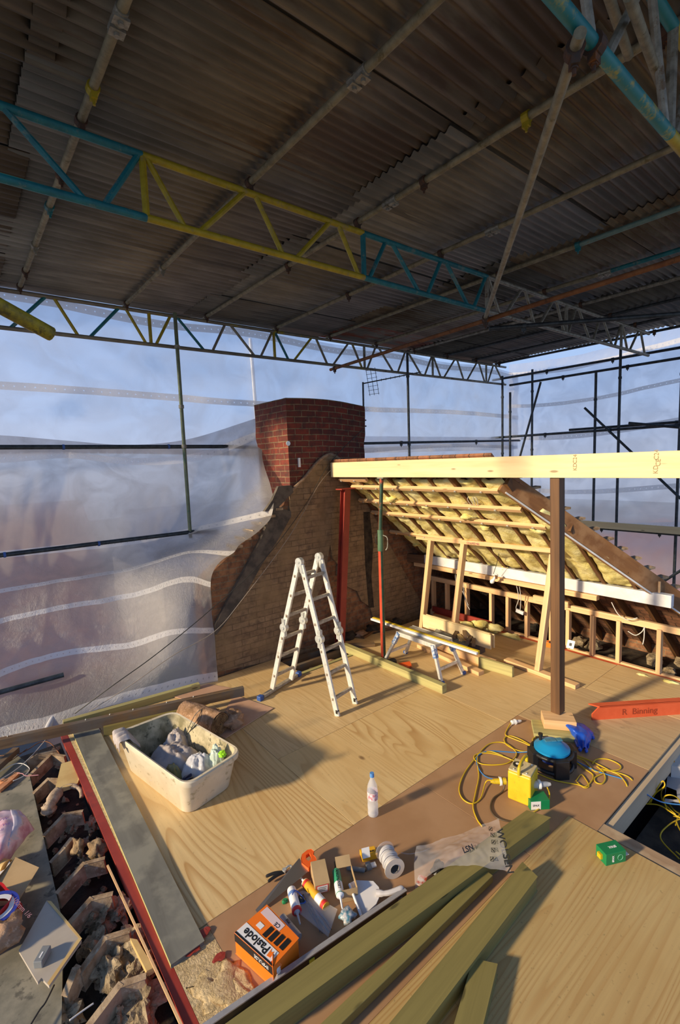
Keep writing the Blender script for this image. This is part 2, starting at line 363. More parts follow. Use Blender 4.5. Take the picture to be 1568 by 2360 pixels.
    def rock(s, c, r, seed=0, sub=2, rough=.35, n=10):
        c = V(c); b = len(s.v); rr = r if isinstance(r, (list, tuple)) else (r, r, r*.7)
        m = n; rows = n//2+1
        for i in range(rows+1):
            th = math.pi*i/rows
            for k in range(m):
                ph = 2*math.pi*k/m; d = V((math.sin(th)*math.cos(ph), math.sin(th)*math.sin(ph), math.cos(th)))
                q = 1+rough*noise.noise(d*1.7+V((seed*3.1, seed*1.7, 0)))*1.6+rough*.4*noise.noise(d*5+V((seed, 0, 0)))
                s.v.append(c+V((d.x*rr[0], d.y*rr[1], d.z*rr[2]))*q)
        for i in range(rows):
            for k in range(m):
                k2 = (k+1) % m; s.quad([b+i*m+k, b+(i+1)*m+k, b+(i+1)*m+k2, b+i*m+k2], [(0, 0)]*4)
        return s
    def build(s, name, mat, parent=None, smooth=False, bevel=0, solid=0, label=None, cat=None, group=None, kind=None, origin=None, thr=.6):
        me = bpy.data.meshes.new(name)
        if parent is not None: o = parent_world(parent)
        elif origin is not None: o = V(origin)
        else:
            xs = [p.x for p in s.v]; ys = [p.y for p in s.v]; zs = [p.z for p in s.v]; o = V(((min(xs)+max(xs))/2, (min(ys)+max(ys))/2, min(zs)))
        me.from_pydata([p-o for p in s.v], [], s.f)
        uvl = me.uv_layers.new(name='UVMap'); k = 0
        for uvs in s.uv:
            for u in uvs: uvl.data[k].uv = u; k += 1
        mats = mat if isinstance(mat, (list, tuple)) else [mat]
        for m in mats: me.materials.append(m)
        for p, mi in zip(me.polygons, s.mi): p.material_index = min(mi, len(mats)-1); p.use_smooth = smooth
        me.update()
        ob = bpy.data.objects.new(name, me); sc.collection.objects.link(ob)
        if parent is not None: ob.parent = parent
        else: ob.location = o
        if smooth:
            md = ob.modifiers.new('edges', 'EDGE_SPLIT'); md.split_angle = thr
        if solid: md = ob.modifiers.new('thickness', 'SOLIDIFY'); md.thickness = solid
        if bevel: md = ob.modifiers.new('bevel', 'BEVEL'); md.width = bevel; md.segments = 2; md.limit_method = 'ANGLE'
        tag(ob, label, cat, group, kind); return ob
def parent_world(p):
    o = V((0, 0, 0))
    while p is not None: o = o+p.location; p = p.parent
    return o
def tag(o, label=None, cat=None, group=None, kind=None):
    if label: o['label'] = label
    if cat: o['category'] = cat
    if group: o['group'] = group
    if kind: o['kind'] = kind
def thing(name, loc, label, cat, group=None):
    o = bpy.data.objects.new(name, None); sc.collection.objects.link(o); o.location = V(loc); o.empty_display_size = .1
    tag(o, label, cat, group); return o
def spline(pts, k=8, closed=False):
    pts = [V(p) for p in pts]; m = len(pts); o = []
    for i in range(m if closed else m-1):
        g = (lambda j: pts[j % m]) if closed else (lambda j: pts[max(0, min(m-1, j))])
        a, b, c, d = g(i-1), g(i), g(i+1), g(i+2)
        for t in range(k):
            t = t/k; o.append(.5*((2*b)+(c-a)*t+(2*a-5*b+4*c-d)*t*t+(3*b-a-3*c+d)*t**3))
    if not closed: o.append(pts[-1])
    return o
def text(name, st, size, o, right, up, mat, parent, extrude=.0004, align='CENTER', shear=0, bold=0):
    cu = bpy.data.curves.new('t', 'FONT'); cu.body = st; cu.size = size; cu.align_x = align; cu.align_y = 'CENTER'; cu.extrude = extrude; cu.shear = shear; cu.offset = bold
    cu.resolution_u = 3
    tmp = bpy.data.objects.new('t', cu); me = bpy.data.meshes.new_from_object(tmp); bpy.data.objects.remove(tmp)
    me.name = name; r = V(right).normalized(); u = V(up); u = (u-r*u.dot(r)).normalized(); n = r.cross(u)
    P = parent_world(parent); o = V(o)-P
    for v in me.vertices: v.co = o+r*v.co.x+u*v.co.y+n*(v.co.z+extrude)
    me.materials.clear(); me.materials.append(mat)
    ob = bpy.data.objects.new(name, me); sc.collection.objects.link(ob); ob.parent = parent; return ob
def ordn(i): return ['first', 'second', 'third', 'fourth', 'fifth', 'sixth', 'seventh', 'eighth', 'ninth', 'tenth', 'eleventh', 'twelfth', 'thirteenth', 'fourteenth'][i]
# ================================================================== OUTSIDE
MB().box(-60, 90, -60, 90, -6.2, -6.0).build('ground', mott('grass_and_streets', (.10, .11, .07), (.22, .20, .18), .2, .9), kind='structure')
def house(x, y, wx, wy, zb, ze, zr, wall, roof, label):
    t = thing('house', (x, y, zb), label, 'house', None)
    MB().box(x-wx/2, x+wx/2, y-wy/2, y+wy/2, zb, ze).build('wall', wall, t)
    MB().prism([[(-wy/2-.3, ze), (wy/2+.3, ze), (0, zr)]], lambda a, b, d: (x+d, y+a, b), -wx/2-.3, wx/2+.3).build('roof', roof, t)
    for i in range(3):
        for zz in (ze-1.6, ze-4.2):
            xx = x-wx/2+wx*(i+.5)/3; MB().box(xx-.5, xx+.5, y-wy/2-.06, y-wy/2, zz, zz+1.2).build('window', plain('window_glass', (.12, .14, .18), .1) if 'wg' not in M else M['wg'], t)
M['wg'] = plain('window_glass', (.14, .16, .2), .1)
wallp = mott('pink_brick', (.42, .24, .19), (.50, .31, .26), 2, .9); walln = mott('pale_render', (.5, .47, .45), (.6, .57, .53), 1, .9)
roofr = mott('red_roof_tiles', (.40, .17, .11), (.50, .25, .17), 2, .9); roofs = mott('slate_roof', (.14, .15, .20), (.20, .21, .27), 2, .8)
house(-3.5, 15, 12, 8, -6, -1.6, 1.7, wallp, roofr, 'red roofed neighbouring house blurred behind the left plastic sheet')
house(11, 24, 9, 8, -6, -2.0, .6, walln, roofs, 'pale slate roofed house behind the chimney')
house(26, 9, 8, 8, -6, -3.5, -1.2, wallp, roofr, 'red roofed house seen through the right plastic sheet')
# white pole outside behind sheeting
MB().tube([GY(577, 780, 7.4), GY(603, 1120, 7.4), GY(603, 1120, 7.4)*1.0-V((0, 0, 8.2))], .03, 8).build('white_pole', M['white_pl'], label='slim white vertical pole outside the sheet left of the chimney', cat='pole')
# ================================================================== SCAFFOLD ROOF
def zr(x): return 4.47+.01*x
# corrugated sheets
YE = [6.62, 5.72, 4.80, 3.90, 2.98, 2.08, 1.16, .26, -.64]
XE = [-.75, .55, 2.75, 5.0, 7.3, 10.15]
cor = {(2, 4): 1, (3, 4): 4, (1, 0): 4, (2, 1): 3, (1, 2): 0, (3, 1): 3}
cidx = [[0, 3, 0, 4, 1, 1], [0, 3, 3, 2, 1, 1], [1, 0, 0, 0, 1, 1], [1, 0, 3, 1, 1, 1], [1, 2, 0, 2, 1, 0], [0, 2, 2, 2, 0, 0], [1, 2, 2, 0, 0, 1], [1, 1, 2, 3, 0, 1]]
colw = ['leftmost', 'second', 'third', 'fourth', 'rightmost']
for r in range(8):
    for c in range(5):
        x0, x1, y1, y0 = XE[c]-.06, XE[c+1]+.06, YE[r]+.04, YE[r+1]-.04
        if c == 4 and r > 4: pass
        lift = .008*((r+c) % 2)+.012*(r % 2); tilt = random.uniform(-.01, .01)
        pt = .076 if (r*3+c) % 4 else .1; am = .014 if (r*3+c) % 4 else .019
        wv = (y1-y0)/pt; nv = int(wv*8)
        def fn(a, b): return (x0+(x1-x0)*a, y0+(y1-y0)*b, zr(x0+(x1-x0)*a)+.11+lift+tilt*(b-.5)+am*math.sin(b*wv*2*math.pi)+.004*math.sin(a*5+r))
        mi = cidx[r][c]
        MB().grid(fn, 2, nv).build('corrugated_sheet', M['corr'][mi], smooth=True, solid=.0015, thr=1.5,
            label='%s corrugated sheet, %s from left in %s row from far sheeting' % (['grey', 'dark grey', 'brownish', 'pale grey', 'rust-streaked'][mi], colw[c], ordn(r)), cat='roof sheet', group='corrugated roof sheets')
# purlins
PX = [.79, 1.9, 2.95, 4.08, 5.12, 6.18, 7.2, 8.2, 9.2, 10.1]
def coupler(p, ax, parent, mat, r=.034, name='coupler'):
    p = V(p); ax = V(ax).normalized(); m = MB(); m.tube([p-ax*.022, p+ax*.022], r, 12)
    o = ax.orthogonal().normalized(); m.obox(p-V((0, 0, r+.008)), (ax, ax.cross(V((0, 0, 1))), (0, 0, 1)), (.045, .03, .03))
    m.tube([p+V((0, 0, -r-.05)), p+V((0, 0, -r))], .008, 8); m.tube([p+V((0, 0, -r-.03)), p+V((0, 0, -r-.016))], .014, 6)
    return m.build(name, mat, parent)
def sleeve(p, ax, parent):
    p = V(p); ax = V(ax).normalized(); m = MB(); m.tube([p-ax*.07, p+ax*.07], .031, 12)
    sd_ = ax.cross(V((0, 0, 1)))
    for k in (-.035, .035): m.tube([p+ax*k-V((0, 0, .05)), p+ax*k-V((0, 0, .028))], .014, 6); m.obox(p+ax*k-V((0, 0, .03)), (ax, sd_, (0, 0, 1)), (.05, .07, .014))
    return m.build('sleeve_coupler', M['sleeve'], parent)
M['sleeve'] = metal('dusty_zinc', (.22, .22, .20), (.38, .37, .33), .45, 30, (.16, .13, .08), .4)
PN = ['first', 'second', 'third', 'fourth', 'fifth', 'sixth', 'seventh', 'eighth', 'ninth', 'tenth']
for i, x in enumerate(PX):
    z = zr(x)+.062; t = thing('purlin_tube', (x, 3, z), '%s steel tube carrying the corrugated roof, %s from the left' % ('dusty' if i < 5 else 'dark', PN[i]), 'scaffold tube', 'roof purlin tubes')
    mat = M['galv_warm'] if i < 4 else (M['galv_dark'] if i > 6 else M['galv'])
    if i == 4:
        MB().tube([(x, 2.35, z), (x, 6.5, z)], .024, 12).build('tube', M['galv_warm'], t, True); MB().tube([(x, -.8, z), (x, 2.35, z)], .0245, 12).build('tube', metal('teal_grey_tube', (.10, .20, .20), (.17, .27, .26), .5, 9, (.2, .17, .12), 0, True), t, True)['label'] = 'pale teal painted length'
    elif i == 5:
        MB().tube([(x, 2.5, z), (x, 6.5, z)], .024, 12).build('tube', M['galv_warm'], t, True); MB().tube([(x, -.8, z), (x, 2.5, z)], .0245, 12).build('tube', M['teal'], t, True)['label'] = 'teal painted length'
    else: MB().tube([(x, -.8, z), (x, 6.5, z)], .024, 12).build('tube', mat, t, True)
    coupler((x, 6.40, z), (0, 1, 0), t, M['rusty_dark'])
    coupler((x, 3.25, z), (0, 1, 0), t, M['rusty_dark']); coupler((x, .95, z), (0, 1, 0), t, M['rusty_dark'])
    if i == 0:
        for yy, mm in ((2.95, M['yellow']), (3.9, M['rusty_dark']), (4.4, M['teal']), (5.2, M['galv']), (5.9, M['rusty_dark'])): coupler((x, yy, z), (0, 1, 0), t, mm)
        sleeve((x, 2.45, z), (0, 1, 0), t)
    if i == 1: sleeve((x, 2.05, z), (0, 1, 0), t); coupler((x, 5.1, z), (0, 1, 0), t, M['galv'])
    if i == 2:
        coupler((x, 1.68, z), (0, 1, 0), t, M['yellow']); coupler((x, 2.5, z), (0, 1, 0), t, M['rusty_dark']); sleeve((x, 2.85, z), (0, 1, 0), t); coupler((x, 4.35, z), (0, 1, 0), t, M['rusty_dark'])
    if i == 3: sleeve((x, 2.65, z), (0, 1, 0), t); coupler((x, 4.7, z), (0, 1, 0), t, M['rusty_dark'])
    if i == 4: coupler((x, 2.35, z), (0, 1, 0), t, M['teal'])
    if i == 5: sleeve((x, 2.52, z), (0, 1, 0), t)
# lattice trusses
TA = [(0, 0), (.02, .25), (.72, .35), (.80, 1.02), (1.5, 1.14), (1.58, 1.80)]   # (top x, bottom x) from panel start
def truss(y, x0, x1, zt, zb, mats, label, start=-.74, r=.024, rb=.019, name='lattice_beam', cmix=None):
    t = thing(name, ((x0+x1)/2, y, zb(0)), label, 'lattice beam', None); P = 1.86; k = 0; X = start
    def clampseg(a, b): return max(a, x0), min(b, x1)
    while X < x1:
        a, b = clampseg(X, X+P); m = mats(k)
        if b > a:
            if isinstance(m, tuple): mc, mb_ = m
            else: mc = mb_ = m
            MB().tube([(a, y, zt(a)), (b, y, zt(b))], r, 12).build('top_chord', mc, t, True)
            MB().tube([(a, y, zb(a)), (b, y, zb(b))], r, 12).build('bottom_chord', mc, t, True)
            for j, (tx, bx) in enumerate(TA):
                if k % 2 == 0 and j: tx, bx = P-tx, P-bx
                tx += X; bx += X
                if min(tx, bx) < x0 or max(tx, bx) > x1: continue
                mm = cmix(k, j) if cmix else mb_
                MB().tube([(tx, y, zt(tx)), (bx, y, zb(bx))], rb if j else rb*1.2, 8).build('brace', mm, t, True)
        X += P; k += 1
    return t
nt_ = truss(3.22, -.74, 9.75, lambda x: zr(x)-.03+.0*x, lambda x: zr(x)-.40, lambda k: [M['teal'], M['yellow'], M['teal'], M['galv'], M['galv'], M['galv']][min(k, 5)], 'near teal, yellow and grey lattice beam crossing under the roof')
cm = [M['teal'], M['mix'], M['yellow'], M['galv'], M['teal'], M['mix'], M['yellow']]
ft_ = truss(6.42, -1.2, 10.4, lambda x: zr(x)+.0, lambda x: zr(x)-.40, lambda k: M['mix'] if k < 4 else M['galv'], 'far lattice beam along the top of the left sheeting', start=-1.55, cmix=lambda k, j: cm[(k*3+j*2) % 7] if k < 4 else M['galv'])
bt_ = truss(.87, .2, 7.5, lambda x: zr(x)-.03, lambda x: 4.0, lambda k: M['tealy'] if k < 2 else (M['yellow'] if k < 3 else M['galv']), 'nearest teal and yellow lattice beam in the top right corner', start=-.9, r=.026, cmix=lambda k, j: M['galv'])
coupler((2.0, .87, 4.0), (1, 0, 0), bt_, M['rusty_dark'], .04)
def tube_thing(name, p0, p1, mat, label, r=.024, cat='scaffold tube', cpl=(), group=None, n=12):
    p0, p1 = V(p0), V(p1)
    if not cpl: return MB().tube([p0, p1], r, n).build(name, mat, None, True, label=label, cat=cat, group=group)
    t = thing(name, p0 if p0.z < p1.z else p1, label, cat, group); tb = MB().tube([p0, p1], r, n).build('tube', mat, t, True)
    for f in cpl: coupler(p0.lerp(p1, f), (p1-p0), tb, M['galv_dark'] if mat is M['galv_dark'] else M['rusty_dark'])
    return t
tube_thing('brace_tube', G(1338, 75, 3.95), (4.72, 3.17, 4.0), M['galv_warm'], 'long dull yellow tube slanting from the top right beam to the near beam', .022, cpl=(.02, .98))
tube_thing('brace_tube', (4.45, 0, 3.97), (5.08, 6.38, 4.03), M['rusty'], 'rust brown tube running under both lattice beams', .024, cpl=(.5, .98))
tube_thing('brace_tube', (5.0, 3.3, 3.97), (8.2, -.3, 3.97), M['galv_dark'], 'black tube slanting away right from the near beam', .026, cpl=(.08,))
tube_thing('brace_tube', G(1450, -10, 4.15), G(1525, 200, 4.25), M['galv_warm'], 'grey tube with a teal collar hanging in the top right corner', .02)
tube_thing('brace_tube', G(1400, -20, 4.3), G(1450, 130, 4.35), M['galv_warm'], 'dull tube behind the grey one with the teal collar', .02)
a_ = CAM+ray(-120, 640)*1.35; b_ = CAM+ray(118, 770)*1.62
tube_thing('tube_end', a_, b_, metal('chipped_yellow_paint', (.36, .28, .012), (.10, .08, .02), .6, 26, (.03, .025, .015), 0, True), 'chipped yellow tube end poking in at the left edge', .024)
# left scaffold: standards and ledgers (plane Y = 6.35)
YL = 6.34
def ties(t, pts, ax):
    for p in pts:
        p = V(p); MB().tube([p-V(ax)*.012, p+V(ax)*.012], .031, 10).build('tie', M['blue_pl'], t)
t = thing('standard_tube', (2.46, YL, 1.55), 'upright tube in front of the left plastic sheet', 'scaffold tube')
MB().tube([(2.46, YL-.05, 1.55), (2.46, YL-.05, 4.5)], .024, 12).build('tube', metal('green_stained_tube', (.11, .13, .08), (.17, .21, .13), .5, 6, (.07, .14, .09), .2), t, True)
for z in (4.07, 2.78, 3.3): coupler((2.46, YL-.05, z), (0, 0, 1), t, M['galv'])
t = thing('ledger_tube', (0, YL, 2.78), 'horizontal tube across the left sheet, ending at the chimney', 'scaffold tube')
MB().tube([(-1.6, YL, 2.80), (3.85, YL, 2.77)], .026, 12).build('tube', M['galv_dark'], t, True); ties(t, [(1.05, YL, 2.785), (2.27, YL, 2.78)], (1, 0, 0))
t = thing('ledger_tube', (0, YL, 1.62), 'horizontal tube low across the left sheet below the upright', 'scaffold tube')
MB().tube([(-1.6, YL-.05, 1.63), (2.85, YL-.05, 1.62)], .026, 12).build('tube', M['galv_dark'], t, True); ties(t, [(.38, YL-.05, 1.625), (1.32, YL-.05, 1.62)], (1, 0, 0))
tube_thing('ledger_tube', GY(-200, 1650, 5.85), GY(147, 1555, 5.75), M['galv_dark'], 'short low tube behind the loose foot of the sheet', .026)
# right of chimney
tube_thing('standard_tube', (6.92, YL, .2), (6.92, YL, 4.5), M['galv_dark'], 'upright tube right of the chimney', cpl=(.6, .9))
tube_thing('ledger_tube', (4.9, YL, 2.80), (10.9, YL, 2.86), M['galv_dark'], 'horizontal tube right of the chimney', cpl=(.3, .7))
XR = 10.3
for (x, y, z0, z1, lb) in ((10.2, 6.38, -.5, 4.35, 'upright tube at the far corner, left one of the group'), (10.2, 6.18, -.5, 3.95, 'shorter upright tube just right of the corner tube'),
                      (10.6, 5.86, -.5, 4.45, 'upright corner tube under the end of the far beam'), (XR, 4.33, -1.2, 4.1, 'upright tube right of the corner, topped at the ledger'),
                      (XR, 3.88, -1.2, 4.5, 'tall upright tube between the corner and the right edge'), (XR, 2.86, -1.2, 4.4, 'upright tube at the right edge of the picture'), (XR, 1.9, -1.2, 4.4, 'upright tube beyond the right edge')):
    tube_thing('standard_tube', (x, y, z0), (x, y, z1), M['galv_dark'], lb, .026, cpl=(.63, .9))
for (z, x, y0, y1, lb) in ((4.30, XR, 0, 6.7, 'upper of two top ledgers on the right scaffold'), (4.13, XR+.08, 0, 6.3, 'lower of two top ledgers on the right scaffold'),
                       (2.93, XR-.05, 0, 6.7, 'ledger at beam height on the right scaffold'), (2.99, XR+.1, 0, 4.9, 'ledger with a free end just above the beam height ledger'), (.93, XR, 0, 5.2, 'low ledger beside the walkway board on the right')):
    tube_thing('ledger_tube', (x, y0, z), (x, y1, z+.01), M['galv_dark'], lb, .026, cpl=(.42, .6, .8))
tube_thing('brace_tube', GX(1348, 940, 10.2), GX(1600, 1178, 10.2), M['galv_dark'], 'slanting tube passing behind the white beam', .024)
tube_thing('brace_tube', GX(1247, 880, 10.4), GX(1180, 1120, 10.4), M['galv_dark'], 'slanting tube by the far corner uprights', .024)
tube_thing('brace_tube', GX(1450, 975, 10.1), GX(1568, 985, 10.1), M['galv_dark'], 'short stub tube above the white beam at right', .026)
tube_thing('brace_tube', GX(1500, 1098, 10.1), GX(1640, 1100, 10.1), M['galv_dark'], 'short stub tube below the white beam at right', .02)
tube_thing('brace_tube', GX(1530, 1340, 10.2), GX(1640, 1270, 10.2), M['galv_dark'], 'slanting tube low at the right edge', .024)
MB().box(9.95, 10.2, 0, 5.6, 1.0, 1.04, 'y').build('scaffold_board', M['cls'], label='scaffold walkway board beyond the roof, coloured pale as if sunlit', cat='scaffold board')  # light wood colour stands in for sun on the walkway
MB().box(9.9, 9.94, 0, 4.6, 1.0, 1.13, 'y').build('toe_board', M['beam'], label='toe board on the edge of the walkway, coloured pale as if sunlit', cat='scaffold board')  # pale colour replaces sunlight that the roof slope blocks here
# ================================================================== PLASTIC SHEETING
def wr(a, b, s, amp): return amp*(noise.noise(V((a*1.1, b*2.3, s)))+.45*noise.noise(V((a*3.3+b*2, b*4.1, s+5))))
mu = sheeting('sheeting_upper', [(.10, .05), (1.08, .045), (1.84, .07)], .26, (.86, .87, .92))
def up_fn(a, b):
    x = -1.6+12.7*a; z = 4.52-1.85*b+.05*math.sin(x*.8+1)*b; return (x, 6.5+wr(x, z, 1, .05*math.sin(math.pi*b)+.02), z+.03*math.sin(x*2.1)*(1 if b < .1 else 0))
MB().grid(up_fn, 140, 24, lambda a, b: (12.7*a, 1.85*b)).build('plastic_sheet', mu, None, True, label='upper translucent plastic sheet hanging below the far lattice beam', cat='plastic sheeting', thr=3)
rows = [[(-250, 995, 6.46), (0, 1003, 6.46), (150, 1015, 6.46), (300, 1025, 6.46), (440, 1010, 6.46), (600, 960, 6.46)],
        [(-250, 1130, 6.46), (0, 1130, 6.46), (160, 1105, 6.42), (320, 1120, 6.44), (470, 1110, 6.44), (604, 1060, 5.75)],
        [(-250, 1315, 6.42), (0, 1287, 6.42), (150, 1272, 6.41), (300, 1256, 6.40), (440, 1228, 6.30), (622, 1188, 5.10)],
        [(-250, 1450, 6.25), (0, 1385, 6.25), (150, 1355, 6.15), (300, 1330, 6.0), (430, 1290, 5.7), (500, 1300, 5.12)],
        [(-250, 1580, 6.0), (0, 1490, 6.0), (150, 1450, 5.95), (300, 1430, 5.75), (410, 1400, 5.2), (487, 1400, 5.08)],
        [(-250, 1720, 5.75), (0, 1600, 5.8), (150, 1550, 5.85), (290, 1530, 5.55), (405, 1500, 5.14), (495, 1490, 5.05)]]
ctl = [[GY(*p) for p in r] for r in rows]
ctl.append([G(-200, 1790, .02), G(0, 1705, .02), G(105, 1690, .03), G(200, 1645, .05), G(355, 1600, .03), G(500, 1568, .02)])
ctl[5][5] = GY(495, 1490, 5.12); ctl[4][5] = GY(487, 1400, 5.10)
def crom(P, t):
    m = len(P)-1; x = min(max(t, 0), 1)*m; i = min(int(x), m-1); f = x-i
    a = P[max(i-1, 0)] if i else 2*P[0]-P[1]; b = P[i]; c = P[i+1]; d = P[i+2] if i+2 <= m else 2*P[m]-P[m-1]
    return .5*((2*b)+(c-a)*f+(2*a-5*b+4*c-d)*f*f+(3*b-a-3*c+d)*f**3)
def low_fn(a, b):
    p = crom([crom(r, a) for r in ctl], b)
    am = .012+.022*max(0, b-.3)
    # long taut creases running down and across
    cr1 = abs(noise.noise(V((p.x*2.2+p.z*1.3, p.z*.35-p.x*.4, 3)))); cr2 = abs(noise.noise(V((p.x*4.5-p.z*1.0, p.z*.8, 8))))
    p = p+V((0, 1, .1))*(wr(p.x*1.4+p.z, p.z*.5, 9, am)+(.07*cr1+.035*cr2)*min(1, b*1.6)*(1-max(0, b-.85)*4)-.03); 
    # creases fanning from the tie points on the ledgers
    for (cx, cz, k) in ((1.05, 2.78, .05), (2.46, 1.62, .09), (3.2, 2.7, .07)):
        dx, dz = p.x-cx, cz-p.z
        if dz > 0: p.y -= k*math.exp(-(dx+.12*dz)**2/(.004+.02*dz))*math.exp(-dz*1.2)
    p.z = max(p.z, .012); return p
ml = sheeting('sheeting_lower', [(.42, .09), (1.93, .06), (2.75, .055), (3.45, .06), (4.55, .07), (5.84, .13)], .56, (.74, .71, .72), .88, .62)
MB().grid(low_fn, 150, 150, lambda a, b: (5*a, 6*b)).build('plastic_sheet', ml, None, True, label='lower translucent plastic sheet draped from the tubes to the floor at left', cat='plastic sheeting', thr=3)
m3 = sheeting('sheeting_back', [(.25, .06), (1.3, .04)], .34, (.74, .76, .86), .8)
def bk_fn(a, b):
    x = 3.4+7.6*a; z = 2.95-3.3*b; return (x, 6.56+wr(x, z, 4, .07), z)
MB().grid(bk_fn, 90, 40, lambda a, b: (7.6*a, 3.3*b)).build('plastic_sheet', m3, None, True, label='translucent plastic sheet behind and right of the chimney', cat='plastic sheeting', thr=3)
m4 = sheeting('sheeting_right', [(.25, .05), (1.0, .04), (1.75, .06), (3.0, .05), (3.75, .05)], .30, (.78, .80, .88), .75)
def rt_fn(a, b):
    y = -1.5+8.1*a; z = 4.75-6.2*b+.12*math.sin(y*.9); return (10.85+wr(y, z, 7, .10), y, z)
MB().grid(rt_fn, 110, 70, lambda a, b: (8.1*a, 6.2*b)).build('plastic_sheet', m4, None, True, label='translucent plastic sheet on the right side scaffold', cat='plastic sheeting', thr=3)
# ================================================================== PARTY WALL AND CHIMNEY
def ny(a, b, d): return (a, d, b)
WL = [(2.13, -.4), (2.13, 1.17), (3.3, 1.97), (3.42, 2.25), (4.3, 2.30), (7.35, -.16), (7.3, -.4)]
MB().prism([WL], ny, 5.22, 5.44).build('wall_back', M['brick_wall'], kind='structure')
def pl(pts, y=5.2): return [(GY(a, b, y).x, GY(a, b, y).z) for a, b in pts]
outline = pl([(498, 1549), (496, 1455), (528, 1418), (562, 1368), (600, 1300), (640, 1238), (668, 1190), (668, 1128), (700, 1098), (738, 1058), (765, 1045), (790, 1062), (806, 1092), (850, 1170), (905, 1270), (968, 1385), (975, 1448), (872, 1470)])
hole = pl([(760, 1254), (765, 1285), (778, 1300), (776, 1325), (790, 1332), (800, 1352), (822, 1362), (832, 1385), (852, 1398), (858, 1420), (868, 1432), (862, 1462), (835, 1472), (760, 1487), (655, 1502), (640, 1496), (648, 1478), (668, 1470), (690, 1440), (708, 1408), (706, 1392), (728, 1376), (742, 1350), (752, 1300)])
MB().prism([outline, hole], ny, 5.185, 5.22).build('wall_render', M['render'], kind='structure')
band = pl([(628, 1165), (668, 1178), (668, 1190), (640, 1240), (600, 1302), (562, 1370), (528, 1420), (496, 1462), (494, 1440), (522, 1385), (560, 1315), (600, 1240)])
MB().prism([band], ny, 5.165, 5.22).build('trim_1', M['lead'], kind='structure')
MB().prism([pl([(838, 1180), (852, 1180), (860, 1260), (856, 1330), (862, 1400), (850, 1400), (842, 1300)], 5.185)], ny, 5.18, 5.186).build('trim_2', M['shaded_soil'], kind='structure')
# stepped tile battens on the verge
for i in range(2, 9):
    f = i/8; x = 2.24+.95*f; z = 1.27+.67*(x-2.2)
    MB().box(x-.045, x+.045, 5.13, 5.40, z-.015, z+.015, 'y').build('verge_tile', M['tile'], label='tile end sticking out on the sloping wall top left of the chimney', cat='roof tile', group='tile ends on the sloping wall top')
# chimney
t = thing('chimney', (4.06, 5.6, 1.9), 'square red brick chimney stack on the party wall', 'chimney')
m = MB(); X0, X1, Y0, Y1, Z0, Z1 = 3.40, 4.72, 5.2, 5.98, 1.93, 3.28
def topz(x): return 3.33+.035*math.sin((x-X0)/(X1-X0)*math.pi)-.035*(x-X0)
for (p0, p1, base, ln) in (((X0, Y0), (X1, Y0), 0, 1.32), ((X1, Y0), (X1, Y1), 1.35, .78), ((X1, Y1), (X0, Y1), 2.2, 1.32), ((X0, Y1), (X0, Y0), .11, .78)):
    def fn(a, b, p0=p0, p1=p1):
        x, y = p0[0]+(p1[0]-p0[0])*a, p0[1]+(p1[1]-p0[1])*a; z = Z0+(topz(x)-Z0)*b
        o = .014*min(1, max(0, (z-2.75)*8))+.010*noise.noise(V((x*6, y*6, z*5)))*(z > 2.6)
        return (x+(o if abs(x-X1) < .01 else (-o if abs(x-X0) < .01 else 0)), y+(o if abs(y-Y1) < .01 else (-o if abs(y-Y0) < .01 else 0)), z)
    m.grid(fn, 24, 36, lambda a, b, base=base, ln=ln: (base+a*ln, Z0+b*1.37))
m.build('stack', M['brick_ch'], t)
def fn(a, b):
    x, y = X0-.02+(X1-X0+.04)*a, Y0-.02+(Y1-Y0+.04)*b; return (x, y, topz(x)-.005+.05*math.sin(a*math.pi)*math.sin(b*math.pi)+.01*noise.noise(V((x*9, y*9, 0))))
MB().grid(fn, 20, 12).build('capping', M['lead'], t, True)
MB().obox(GY(690, 1066, 5.19), ((1, 0, 0), (0, 1, 0), (0, 0, 1)), (.03, .02, .12)).build('white_tag', M['white_pl'], t)
MB().lathe([(0, 0), (.03, 0), (.03, .01), (0, .01)], GY(664, 1022, 5.19), (0, -1, 0), 14).build('bolt_head', M['zinc'], t)
# old mortar roof line on the chimney face
m = MB(); rl = [GY(*p, 5.185) for p in [(668, 1135), (700, 1103), (735, 1062), (762, 1047), (785, 1060)]]
m.tube(spline(rl, 6), .022, 8); m.build('mortar_line', mott('old_mortar', (.26, .16, .10), (.36, .25, .16), 20, .95, bump=1), t)
# lead flashing where the sheet meets
m = MB(); m.poly3([(2.98, 5.16, 1.92), (3.15, 5.16, 1.93), (3.42, 5.16, 2.13), (3.40, 5.16, 2.22), (3.2, 5.16, 2.22), (3.1, 5.16, 2.05)], (0, .05, 0)); m.build('flashing', M['lead'], t)
# aerial
t = thing('tv_aerial', (4.98, 5.5, 2.9), 'television aerial on a short mast right of the chimney', 'aerial')
A = GY(839, 985, 5.5); B = GY(837, 884, 5.5); Cc = GY(968, 858, 5.5)
MB().tube([A-V((0, 0, .1)), B+V((0, 0, .02))], .014, 8).build('mast', M['galv_dark'], t, True)
bm = MB(); bm.tube([B, Cc], .009, 8)
for i in range(9):
    p = B.lerp(Cc, .3+.08*i); bm.tube([p-V((0, .12, 0)), p+V((0, .12, 0))], .004, 6); bm.tube([p-V((0, 0, .02)), p+V((0, 0, .02))], .004, 6)
bm.build('boom', M['galv_dark'], t)
rf = MB(); R0 = B.lerp(Cc, .14)
for k in range(7):
    o = (k-3)*.03; rf.tube([R0+V((.04*math.sin(1), -.1, o*2))+V((-o*.3, 0, 0)), R0+V((.0, .1, o*2))+V((-o*.3, 0, 0))], .003, 5)
for yy in (-.1, 0, .1): rf.tube([R0+V((.05, yy, -.2)), R0+V((-.02, yy, .2))], .004, 5)
rf.build('reflector', M['black'], t)
